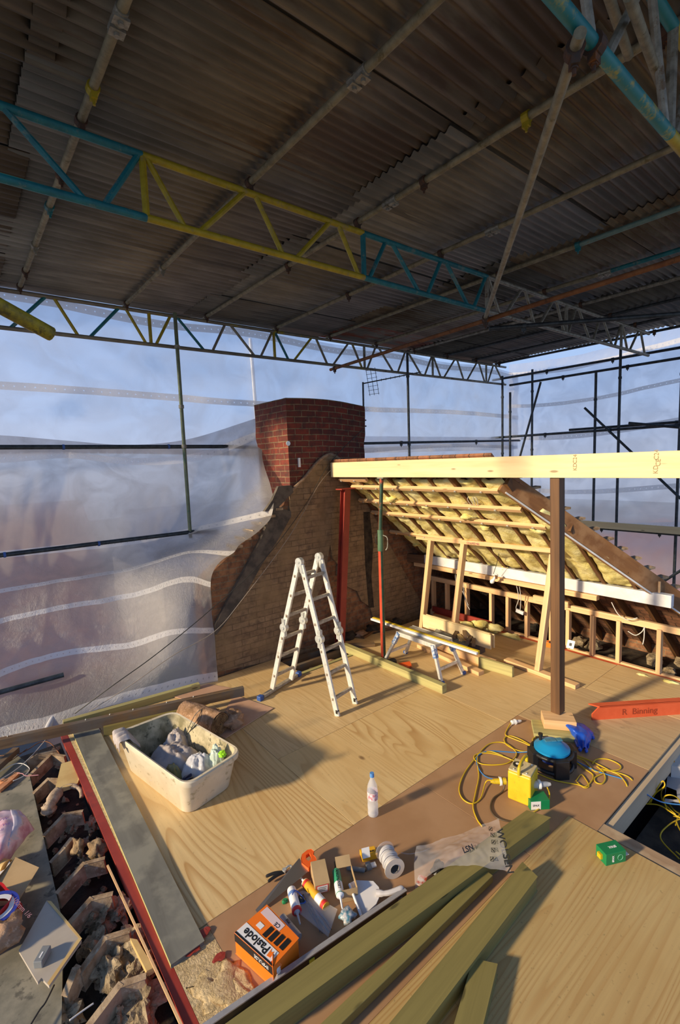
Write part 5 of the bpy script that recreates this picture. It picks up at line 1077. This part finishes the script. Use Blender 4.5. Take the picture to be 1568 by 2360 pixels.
# clear bag WOLSEN
t = thing('plastic_bag', G(1060, 1960), 'crumpled clear plastic bag with black lettering over the thick timber', 'bag')
bagc = [[G(960, 1952, .08), G(1050, 1925, .12), G(1100, 1905, .16), G(1150, 1888, .22)], [G(955, 1990, .04), G(1045, 1955, .17), G(1110, 1940, .20), G(1162, 1945, .22)], [G(957, 2048, .01), G(1010, 2005, .13), G(1085, 1998, .14), G(1178, 2010, .13)]]
def bfn(a, b):
    p = crom([crom(r, a) for r in bagc], b); return p+V((0, 0, 1))*(.014*noise.noise(p*9)+.012*abs(noise.noise(p*22)))
MB().grid(bfn, 60, 36).build('bag', clearbag('crinkled_bag', (.74, .70, .70), .22, .10), t, True, thr=3)
def bag_pt(a, b): return bfn(a, b)+V((0, 0, .006))
def bag_text(st, a0, b0, a1, b1, size):
    p, q = bag_pt(a0, b0), bag_pt(a1, b1); r = q-p; up = (CAM-p).normalized().cross(r)
    text('lettering', st, size, (p+q)/2+(CAM-p).normalized()*.02, r, up if True else -up, M['black_ink'], t, .0003, bold=.001)
bag_text('WOLSEN', .97, .32, .99, .98, .055)
for i, (b_) in enumerate((.2, .36, .52, .68, .84)):
    p = bag_pt(.84, b_)+(CAM-bag_pt(.84, b_)).normalized()*.015; n_ = (CAM-p).normalized(); r = (bag_pt(.86, .9)-bag_pt(.86, .2)).normalized(); m = MB()
    u = n_.cross(r)
    for o, sz in ((u*.011, (.022, .003)), (-u*.011, (.022, .003))): m.obox(p+o, (r, u, n_), (sz[0], sz[1], .001))
    for o in (r*.011, -r*.011): m.obox(p+o, (u, r, n_), (.022, .003, .001))
    m.obox(p, (r+u*.7*(1 if i % 2 else -1), u, n_), (.016, .007, .001)); m.build('printed_symbol', M['black_ink'], t)
bag_text('LSN', .48, .75, .62, .62, .04)
MB().obox(G(972, 2030, .03), ((1, .5, 0), (-.5, 1, 0), (0, 0, 1)), (.07, .05, .006)).build('seal_label', mott('red_and_white_seal', (.6, .1, .05), (.7, .66, .62), 35, .5), t)
MB().rock(G(1010, 2000, .04), (.05, .03, .03), 9, n=10).build('dark_contents', M['black'], t)
# green packet
t, c, ux, uy = carton('screw_box', G(1408, 1978, .004), (.88, -.45, 0), .14, .085, .075, M['green_card'], 'green screw box with an open white flap on the foreground plywood', .004)
text('lettering', 'SPAX', .022, c+V((0, 0, .0385))+ux*.01, -ux, -uy, M['label'], t, bold=.0006); text('lettering', 'SPAX', .018, c-uy*.0435-ux*.02, (0, 0, 1), -ux, M['label'], t, bold=.0006)
MB().tube([c-uy*.0435+ux*.03+V((.018*math.cos(k*math.pi/8)*ux.x, .018*math.cos(k*math.pi/8)*ux.y, .018*math.sin(k*math.pi/8))) for k in range(16)], .0012, 5, True).build('printed_ring', plain('pale_green_print', (.2, .5, .35), .5), t)
MB().obox(c+ux*.085+V((0, 0, -.005)), (ux+V((0, 0, .1)), uy, (0, 0, 1)), (.03, .07, .002)).build('flap', M['label'], t); MB().obox(c-ux*.078+V((0, 0, .0)), (ux, uy, (0, 0, 1)), (.015, .03, .03)).build('amber_tab', M['yel'], t)
# bottle
t = thing('water_bottle', (2.10, 2.34, 0), 'clear plastic water bottle with a blue cap standing on the plywood', 'bottle')
MB().lathe([(0, .004), (.03, 0), (.037, .008), (.038, .03), (.036, .04), (.038, .05), (.038, .09), (.035, .10), (.038, .11), (.038, .19), (.034, .225), (.020, .262), (.014, .275), (.014, .295)], (2.10, 2.34, 0), n=28).build('bottle', M['bottle'], t, True, thr=3)
MB().lathe([(0, .318), (.015, .318), (.016, .295), (.016, .290), (0, .29)], (2.10, 2.34, 0), n=20).build('cap', plain('pale_blue_cap', (.10, .28, .62), .4), t, True)
MB().lathe([(.0385, .13), (.0385, .185)], (2.10, 2.34, 0), n=28).build('label', mott('pink_and_white_label', (.62, .22, .26), (.78, .72, .74), 60, .4), t, True)
MB().lathe([(0, .006), (.035, .006), (.0365, .03), (.0365, .085), (0, .085)], (2.10, 2.34, 0), n=24).build('water', clearbag('water', (.75, .75, .8), .25, .02), t, True)
# ================================================================== TUB
t = thing('plastic_tub', (1.22, 3.7, 0), 'large cream plastic tub filled with rags and bags', 'tub')
rim = [V((.86, 4.20, 0)), V((1.38, 4.22, 0)), V((1.56, 3.23, 0)), V((1.07, 3.12, 0))]; cen = sum(rim, V((0, 0, 0)))/4; HT = .30
def rr(off, z, scale=1.0, rad=.10, n=6):
    pts = []
    R = [cen+(p-cen)*scale for p in rim]
    for i in range(4):
        p, a, b = R[i], R[i-1], R[(i+1) % 4]; da, db = (a-p).normalized(), (b-p).normalized()
        pa, pb = p+da*rad, p+db*rad
        for k in range(n+1):
            f = k/n; q = pa*(1-f)**2+p*2*f*(1-f)+pb*f*f; q = q+(q-cen).normalized()*off; pts.append(V((q.x, q.y, z)))
    return pts
def loft(loops, m):
    b = len(m.v); n = len(loops[0])
    for lp in loops: m.v += lp
    for i in range(len(loops)-1):
        for k in range(n): k2 = (k+1) % n; m.quad([b+i*n+k, b+i*n+k2, b+(i+1)*n+k2, b+(i+1)*n+k], [(i*.1, k*.05)]*4)
    return b, n
m = MB(); L_ = [rr(0, .0, .80), rr(0, .006, .83), rr(0, HT-.045, .955), rr(.012, HT-.045, .975), rr(.014, HT-.01, .98), rr(.008, HT, .975), rr(-.012, HT-.004, .965)]
b, n = loft(L_, m); m.quad([b+k for k in range(n)], [(0, 0)]*n); m.build('shell', M['tubpl'], t, True, thr=.8)
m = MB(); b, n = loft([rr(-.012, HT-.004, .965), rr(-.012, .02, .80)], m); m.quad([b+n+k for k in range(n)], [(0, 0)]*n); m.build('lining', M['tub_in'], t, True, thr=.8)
def cloth(c, rx, ry, h, seed, mat, name, label, amp=.3, folds=7, cat='cloth', top=None):
    c = V(c)
    def fn(a, b):
        th = 2*math.pi*a; r = b; fo = amp*(.5*math.sin(folds*th+seed+3*r)*r+.8*noise.noise(V((math.cos(th)*r*3+seed, math.sin(th)*r*3, 0)))+.4*noise.noise(V((math.cos(th)*r*9, math.sin(th)*r*9+seed, 2))))
        z = h*(math.cos(r*math.pi/2)**.7)*(1+.9*fo)+.03*fo; return c+V((rx*r*math.cos(th)*(1+.15*fo), ry*r*math.sin(th)*(1+.15*fo), z))
    return MB().grid(fn, 56, 18).build(name, mat, None, True, label=label, cat=cat, thr=3)
MB().box(1.06, 1.38, 3.42, 3.95, .03, .08).build('rubble_fill', M['shaded_soil'], label='dark rubbish filling the bottom of the cream tub', cat='rubbish', kind='stuff')
cloth((1.20, 3.76, .07), .21, .26, .16, 1, M['rag'], 'rag', 'grey crumpled rag in the middle of the tub', .26, 5)
cloth((1.30, 3.98, .08), .12, .12, .15, 5, M['rag'], 'rag', 'grey twisted rag at the far side of the tub', .25, 4)
cloth((1.13, 3.56, .05), .085, .18, .15, 3, M['bagy'], 'sack', 'murky yellow sack along the left side of the tub', .15, 4, 'sack')
cloth((1.29, 3.46, .06), .16, .18, .21, 8, M['milky'], 'plastic_bag', 'milky plastic bag of rubbish at the near end of the tub', .18, 5, 'bag')
cloth((1.41, 3.40, .12), .08, .10, .19, 11, M['foggreen'], 'plastic_bag', 'pale green bag with a lime mark at the right corner of the tub', .3, 5, 'bag')
MB().rock(G(512, 1738, .36), (.028, .035, .02), 4, n=12).build('lime_wrapper', M['lime'], label='lime green wrapper on the pale green bag', cat='wrapper')
MB().rock(G(430, 1798, .18), (.05, .035, .03), 4, n=12).build('dark_scrap', plain('navy_plastic', (.015, .02, .06), .3), label='navy blue scrap at the near corner inside the tub', cat='scrap')
# rag over the left corner
def fn(a, b):
    th = a*2-1; p = rim[0]*1.0; q = cen+(p-cen)*.98; 
    along = V((1, .0, 0))*(.09*(b))+V((0, -.12, 0))*(1-b)*.2
    o = V((q.x+.02, q.y-.09+.0, HT+.005)); s_ = b*.30-.12
    z = .012-.9*max(0, -s_-.02)-.9*max(0, s_-.05); x = max(-.03, min(s_, .10)) if s_ < .05 else .05+(s_-.05)*.6
    w_ = .10*th; n_ = .014*math.sin(th*9+b*2)+.01*noise.noise(V((a*5, b*5, 3)))
    return o+V((x, w_, z+n_))
MB().grid(fn, 24, 24).build('rag', M['rag'], None, True, solid=.004, thr=3, label='grey rag hanging over the left corner of the tub rim', cat='cloth')
for k, off in enumerate((-4, 3, 7)): MB().tube(spline([G(430, 1700, .12), G(438+off, 1680, .25), G(455+off, 1650+off, .38), G(466, 1634, .42)], 6), .003, 5).build('wire', M['black'] if k else M['cable_k'], label='stiff dark wire sticking up out of the tub', cat='wire', group='dark wires in the tub')
# insulation roll
t = thing('insulation_roll', G(510, 1650), 'brown mineral wool roll lying behind the tub', 'insulation')
q0, q1 = G(425, 1640, .11), G(507, 1668, .115); d = (q1-q0).normalized(); e1 = V((0, 0, 1)); e2 = d.cross(e1).normalized(); Lr = (q1-q0).length
def fn(a, b):
    th = 2*math.pi*a; r = .105*(1+.10*noise.noise(V((math.cos(th)*2, math.sin(th)*2, b*4)))+.05*noise.noise(V((math.cos(th)*6, math.sin(th)*6, b*9)))); p = q0+d*(Lr*b)+e2*math.cos(th)*r+e1*math.sin(th)*r; p.z = max(p.z, .004); return p
m = MB(); m.grid(fn, 36, 16, lambda a, b: (a, b)); m.build('outer_wrap', M['brown_wool'], t, True, thr=3)
sp_ = [q1+d*(.004-.0)+(e2*math.cos(i*.35)+e1*math.sin(i*.35))*(.008+.095*i/110) for i in range(111)]
m = MB(); m.tube(sp_, .0085, 6); m.lathe([(0, -.004), (.10, -.004)], q1, d, 24); m.build('spiral_end', mott('dark_wool', (.16, .08, .03), (.30, .17, .07), 25, .95, bump=.6), t, True, thr=3)
MB().rock(G(533, 1660, .07), (.11, .10, .085), 6, n=20, rough=.5).build('wool_scrap', M['brown_wool'], None, True, thr=3, label='torn lump of brown wool against the right of the roll', cat='insulation')
MB().rock(G(492, 1640, .12), (.05, .03, .03), 8, n=10).build('wool_tuft', M['brown_wool'], None, True, thr=3, label='small tuft of brown wool on top of the roll', cat='insulation')
# ================================================================== LEFT SIDE DEBRIS
MB().poly3([V((-.9, 1.2, -.10)), V((.12, 2.2, -.10)), V((.26, 3.0, -.10)), V((.29, 5.0, -.10)), V((.2, 5.3, -.10)), V((-.9, 5.3, -.10))], (0, 0, -.03)).build('dusty_board', M['slab'], label='dusty grey board along the left edge beside the broken tiles', cat='board', bevel=.003)
TL = [((68, 1786), (118, 1737), (148, 1742), 'topmost bent tile piece in the left gap, below the timber rail'), ((78, 1826), (110, 1795), (138, 1796), 'bent tile piece left of the yellow offcut'),
      ((62, 1752), (84, 1738), (132, 1728), 'shadowed tile piece just under the timber rail'),
      ((102, 1924), (148, 1876), (188, 1869), 'bent tile piece below the pale crumpled rag'), ((118, 1985), (146, 1955), (164, 1932), 'straight tile piece in the middle of the left gap'),
      ((132, 2056), (192, 1990), (238, 1978), 'long bent tile piece beside the head of the thin batten'), ((162, 2124), (208, 2072), (256, 2060), 'bent tile piece right of the board with the grey box'),
      ((184, 2240), (240, 2162), (296, 2145), 'large thick tile piece below the rubble lumps'), ((200, 2368), (275, 2270), (332, 2250), 'lowest large tile piece at the bottom of the left gap'), ((150, 2290), (172, 2235), (178, 2228), 'dusty board end beside the lowest tile piece')]
for k, (a, b, c, lb) in enumerate(TL):
    zt_ = -.06; P3 = [G(*a, zt_-.03), G(*b, zt_), G(*c, zt_)]; th = .022 if k < 6 else .028; m = MB()
    for p, q in ((P3[0], P3[1]), (P3[1], P3[2])):
        e = (q-p).normalized(); sd_ = V((-e.y, e.x, 0)); p = p-e*.004; q = q+e*.006
        m.poly3([p+sd_*th*.5, q+sd_*th*.5, q-sd_*th*.5, p-sd_*th*.5], (.01, -.01, -.10))
    m.build('broken_tile', M['tile'], label=lb, cat='roof tile', group=None, bevel=.004)
random.seed(11)
special = [((205, 1990), .07), ((280, 2100), .07), ((230, 2110), .09), ((300, 2190), .10), ((260, 2230), .11), ((220, 2180), .07), ((330, 2310), .10), ((150, 2340), .08), ((280, 2340), .07), ((235, 1950), .05), ((190, 2020), .05), ((150, 1800), .04), ((120, 1820), .035), ((215, 1900), .06), ((250, 1935), .04), ((170, 1905), .05), ((340, 2230), .06), ((310, 2260), .07)]
for k, ((a, b), r) in enumerate(special):
    p = G(a, b, -.17); MB().rock(p, (r*.8, r*.95, r*.6), k+100, n=26, rough=.75).build('rubble_lump', M['rubble'], None, False, label='lump of broken plaster among the tiles left of the red beam', cat='rubble', group='plaster lumps in the left gap')
for k in range(70):
    y = 1.9+3.4*random.random(); x = .30+.27*random.random(); r = .010+.022*random.random()
    MB().rock((x, y, -.25+r*.6), (r, r*1.3, r*.7), k+200, n=8, rough=.6).build('rubble_chip', M['rubble'] if k % 2 else M['tile'], label='small chip of rubble on the floor of the left gap', cat='rubble', group='small rubble chips in the left gap')
MB().poly3([G(142, 1760, -.01), G(184, 1748, -.01), G(190, 1770, -.01), G(178, 1805, -.03), G(127, 1822, -.03)], (.005, .0, -.03)).build('timber_offcut', M['yboard'], label='pale yellow wood offcut leaning against the red beam', cat='offcut', bevel=.003)
m = MB(); m.tube(spline([G(108, 1868, -.08), G(120, 1845, -.06), G(132, 1828, -.05), G(150, 1815, -.05), G(172, 1812, -.05), G(186, 1822, -.07), G(188, 1838, -.10)], 6), [.035]*6+[.045]*8+[.022]*12+[.016]*11, 12); m.rock(G(112, 1862, -.09), (.05, .05, .035), 3, n=14, rough=.5)
m.build('rag', mott('dirty_pale_cloth', (.34, .24, .16), (.52, .40, .28), 18, .9, bump=.8), None, True, thr=3, label='dirty pale twisted rag among the tiles', cat='cloth')
m = MB(); m.rock(G(222, 1960, -.08), (.05, .07, .05), 31, n=16, rough=.6); m.rock(G(180, 1955, -.08), (.035, .05, .06), 33, n=14, rough=.6)
m.build('rag', mott('brown_dirty_cloth', (.22, .14, .07), (.36, .25, .14), 18, .9, bump=.8), None, True, thr=3, label='brown crumpled cloth beside the red beam below the rag', cat='cloth')
MB().bar(G(248, 1995, .01), G(425, 2378, .01), .011, .010).build('thin_batten', M['cls'], label='thin straight batten leaning along the red beam', cat='batten')
MB().poly3([G(300, 2162, -.05), G(316, 2165, -.05), G(355, 2230, -.05), G(338, 2238, -.05)], (0, 0, -.03)).build('timber_offcut', M['yboard'], label='short yellowish wood piece crossing under the thin batten', cat='offcut')
# board with grey box
t = thing('laminate_board', G(120, 2170), 'pale notched laminate board with a chipboard edge, lying at the left', 'board')
bp = [(108, 2076), (116, 2077), (187, 2162), (186, 2168), (113, 2270), (96, 2252), (87, 2262), (44, 2190)]
W_ = [G(a, b, -.02) for a, b in bp]; MB().poly3(W_, (0, 0, -.016)).build('board', mott('pale_laminate', (.42, .36, .29), (.48, .42, .34), 3, .4), t, bevel=.002)
MB().poly3([G(108, 2076, -.018), G(118, 2077, -.018), G(189, 2163, -.018), G(181, 2162, -.018)], (0, 0, .001)).build('chipboard_edge', M['yboard'], t); MB().poly3([G(181, 2162, -.018), G(189, 2163, -.018), G(114, 2271, -.018), G(109, 2266, -.018)], (0, 0, .001)).build('chipboard_edge', M['yboard'], t)
t = thing('grey_box', G(98, 2210, -.02), 'small grey plastic box standing on the laminate board', 'box')
MB().obox(G(98, 2205, .0)+V((0, 0, 0)), ((.6, .8, 0), (-.8, .6, 0), (0, 0, 1)), (.085, .045, .04)).build('case', M['grey_block'], t, bevel=.004); MB().obox(G(95, 2200, .021), ((.6, .8, 0), (-.8, .6, 0), (0, 0, 1)), (.03, .008, .001)).build('label', M['label'], t)
# red bag, cardboard, pink bag, brown roll
t = thing('rubble_bag', G(15, 2110, -.1), 'red, white and blue printed bag of brown wool at the left edge', 'bag')
bc = G(0, 2120, -.02)
def fn(a, b):
    th = 2*math.pi*a; r = .17*(1-.28*b)*(1+.06*math.sin(th*5+b*3)); return V((bc.x-.06+r*math.cos(th), bc.y+.05+r*1.2*math.sin(th), -.08+.16*b+.012*noise.noise(V((th, b*3, 1)))))
MB().grid(fn, 40, 14).build('bag', M['bagred'], t, True, thr=3)
for (r0_, r1_, mt, nm, h) in ((.06, .085, M['label'], 'white_stripe', .003), (.088, .108, plain('blue_stripe', (.04, .06, .38), .4), 'blue_stripe', .003)):
    m = MB(); base = G(-8, 2095, .07)
    m.lathe([(r0_, 0), (r1_, 0), (r1_, .002), (r0_, .002)], base+V((0, 0, h)), (.05, -.1, 1), 28); m.build(nm, mt, t)
text('lettering', '100mm 1/6', .035, G(50, 2092, .075), V((.4, -.9, -.3)), V((.9, .4, 0)), plain('pink_print', (.6, .3, .3), .5), t)
MB().rock(G(5, 2150, .03), (.11, .10, .05), 7, n=18, rough=.4).build('wool', M['brown_wool'], t, True, thr=3)
t = thing('cardboard_box', G(30, 2030, -.1), 'open brown cardboard box with a raised flap at the left edge', 'box')
MB().poly3([G(35, 1975, .02), G(90, 1999, .02), G(43, 2075, .0), G(0, 2055, .0), G(-20, 2040, .0)], (0, 0, -.003)).build('flap', M['card'], t)
MB().poly3([G(35, 1975, .02), G(40, 1985, -.09), G(-30, 2060, -.09), G(-25, 2045, .02)], (.003, 0, 0)).build('side', M['card'], t); MB().poly3([G(-60, 1980, -.09), G(40, 1985, -.09), G(43, 2078, -.09), G(-40, 2100, -.09)], (0, 0, .003)).build('base', M['card'], t)
t = thing('plastic_bag', G(40, 1910, -.1), 'pink and white printed plastic bag in the left corner', 'bag')
pk = [[G(-40, 1870, .02), G(20, 1866, .05), G(42, 1865, .02)], [G(-40, 1930, .06), G(25, 1900, .08), G(62, 1885, .02)], [G(-40, 1990, .04), G(10, 1960, .06), G(78, 1908, -.06)], [G(-30, 2030, -.06), G(22, 1976, -.04), G(76, 1914, -.08)]]
def fn(a, b): p = crom([crom(r, a) for r in pk], b); return p+V((0, 0, .02*noise.noise(p*14)))
MB().grid(fn, 30, 30).build('bag', M['pink_bag'], t, True, solid=.002, thr=3)
def fn2(a, b): p = crom([crom(r, .55+.3*b) for r in pk], a); return p+V((0, 0, .02*noise.noise(p*14)+.004))
MB().grid(fn2, 24, 6).build('white_stripe', plain('lilac_white', (.58, .52, .60), .4), t, True, solid=.001, thr=3)
for k, (a, b) in enumerate(((8, 1888), (14, 1900), (5, 1912))): text('lettering', 'VWII'[k:k+2], .035, G(a, b, .105), (.8, -.3, 0), (.3, .8, 0), plain('violet_print', (.18, .08, .30), .5), t)
MB().tube([G(-40, 1990, -.03), G(15, 2000, -.03)], .045, 18).build('cardboard_tube', M['yboard'], None, True, label='yellowish round tube end below the pink bag', cat='tube')
MB().poly3([G(0, 2010, .0), G(12, 2004, .0), G(22, 1985, .0), G(30, 2005, .0), G(8, 2040, .0), G(-10, 2060, .0)], (0, 0, .003)).build('white_card', M['label'], label='torn white card between the tube and the cardboard box', cat='card')
# orange broken tiles + wires at left edge, white tube end
for k, (a, b, c, lb) in enumerate([((0, 1820), (30, 1795), (45, 1780), 'orange broken tile shard on the grey board'), ((0, 1800), (12, 1802), (20, 1795), 'smaller orange tile shard at the very left edge')]):
    P3 = [G(*a, -.07), G(*b, -.07), G(*c, -.07)]; MB().poly3([P3[0], P3[1], P3[2], P3[2]+V((-.03, .03, 0)), P3[0]+V((-.03, .04, 0))], (0, 0, -.025)).build('tile_shard', mott('orange_terracotta', (.48, .18, .07), (.60, .30, .15), 15, .85, bump=.3), label=lb, cat='roof tile', bevel=.003)
MB().bar(G(-30, 1790, -.04), G(38, 1728, -.04), .06, .05).build('timber_offcut', M['weather'], label='weathered square timber end in the left corner under the rail', cat='offcut', bevel=.004)
for k, (pts, mt, lb) in enumerate([([(0, 1742), (50, 1735), (90, 1712), (115, 1712), (138, 1738)], M['rusty'], 'thin reddish wire arching over the tiles'), ([(0, 1778), (30, 1762), (52, 1760), (68, 1772), (55, 1788), (30, 1800)], M['cable_w'], 'white wire loop on the grey board'),
        ([(-5, 1800), (35, 1775), (70, 1745), (110, 1700)], M['cable_w'], 'grey wire running up to the timber rail'), ([(-5, 1770), (30, 1750), (62, 1726)], M['rusty'], 'short reddish wire under the rail'), ([(40, 1782), (52, 1783), (60, 1788), (90, 1786)], plain('pink_wire', (.45, .2, .22), .5), 'pinkish wire end at the edge of the grey board'),
        ([(60, 2380), (90, 2330), (105, 2310), (125, 2270)], M['cable_k'], 'dark wire below the laminate board'), ([(160, 2352), (190, 2330), (216, 2312)], M['cable_w'], 'pale wire among the lowest tiles')]):
    MB().tube(spline([G(a, b, -.06) for a, b in pts], 8), .004, 6).build('wire', mt, None, True, label=lb, cat='wire', thr=3)
MB().tube([G(105, 1690, .05), G(122, 1655, .07)], .03, 12).build('rolled_sheet_end', plain('white_roll_plastic', (.62, .60, .60), .4), None, True, label='white rolled end of the plastic sheet beside the rail', cat='sheeting roll')
MB().poly3([G(128, 1650, .04), G(180, 1620, .04), G(200, 1612, .04), G(130, 1670, .03)], (0, 0, -.02)).build('dark_tile', M['tile'], label='dark tile under the foot of the plastic sheet', cat='roof tile')
# ================================================================== RIGHT GAP
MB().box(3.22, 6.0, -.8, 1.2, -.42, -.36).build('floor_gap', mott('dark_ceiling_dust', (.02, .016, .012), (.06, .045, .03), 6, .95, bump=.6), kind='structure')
random.seed(21)
for k in range(9):
    cx, cy = 3.75+.75*random.random(), .55+.5*random.random(); pts = []
    R_ = .10+.16*random.random(); tl = random.random()*6
    for i in range(9): a = tl+i*.8; pts.append(V((cx+R_*math.cos(a)*(1+.3*random.random()), cy+R_*.8*math.sin(a)*(1+.3*random.random()), -.33+.06*random.random())))
    MB().tube(spline(pts, 8), .005, 6).build('cable', M['cable_y'], None, True, label='yellow cable coil in the tangle down in the right gap', cat='cable', group='tangled yellow cable coils', thr=3)
cable([(1500, 1850, -.3), (1515, 1818, -.15), (1528, 1800, -.08), (1532, 1812, -.1), (1512, 1828, -.2), (1495, 1852, -.3)], M['cable_y'], .005, 'upright yellow loop rising from the right gap')
cable([(1440, 1845, -.3), (1480, 1852, -.28), (1520, 1856, -.25), (1560, 1880, -.25), (1600, 1900, -.3)], M['cable_y'], .005, 'yellow cable stretched across the right gap')
cable([(1540, 1870, -.3), (1530, 1840, -.2), (1545, 1832, -.15), (1565, 1842, -.2), (1572, 1870, -.3)], M['cable_y'], .005, 'yellow loop by the white boards in the right gap')
for (pp, mt, lb) in (([(1540, 1782), (1600, 1800), (1600, 1850), (1533, 1840)], M['label'], 'white board leaning in the right gap'), ([(1535, 1812), (1560, 1822), (1562, 1842), (1533, 1845)], plain('lilac_grey_board', (.34, .33, .36), .5), 'grey board piece in the right gap')):
    MB().poly3([G(a, b, -.22) for a, b in pp], (0, 0, -.02)).build('board_piece', plain('dull_white_board', (.38, .36, .36), .6) if mt is M['label'] else mt, label=lb, cat='board')
t = thing('amber_carton', G(1550, 1745, -.2), 'amber and white carton at the right edge in the gap', 'box')
MB().poly3([G(1543, 1735, -.12), G(1620, 1740, -.12), G(1620, 1775, -.12), G(1548, 1765, -.12)], (0, 0, -.1)).build('carton', plain('carton_white', (.52, .50, .48), .6), t); MB().poly3([G(1543, 1736, -.115), G(1556, 1739, -.115), G(1556, 1757, -.115), G(1544, 1754, -.115)], (0, 0, .004)).build('amber_panel', plain('amber_print2', (.75, .35, .02), .5), t)
for k, y in enumerate((.95, .35)): MB().box(4.9+.5*k, 4.98+.5*k, -.5, 1.15, -.36, -.26, 'y').build('floor_joist', M['weather'], label=['dark joist crossing the bottom of the right gap', 'far dark joist crossing the right gap'][k], cat='joist')
MB().bar((4.0, .1, -.3), (4.9, .9, -.3), .22, .02).build('gap_board', M['weather'], label='dusty plank lying across the right gap under the cables', cat='plank')
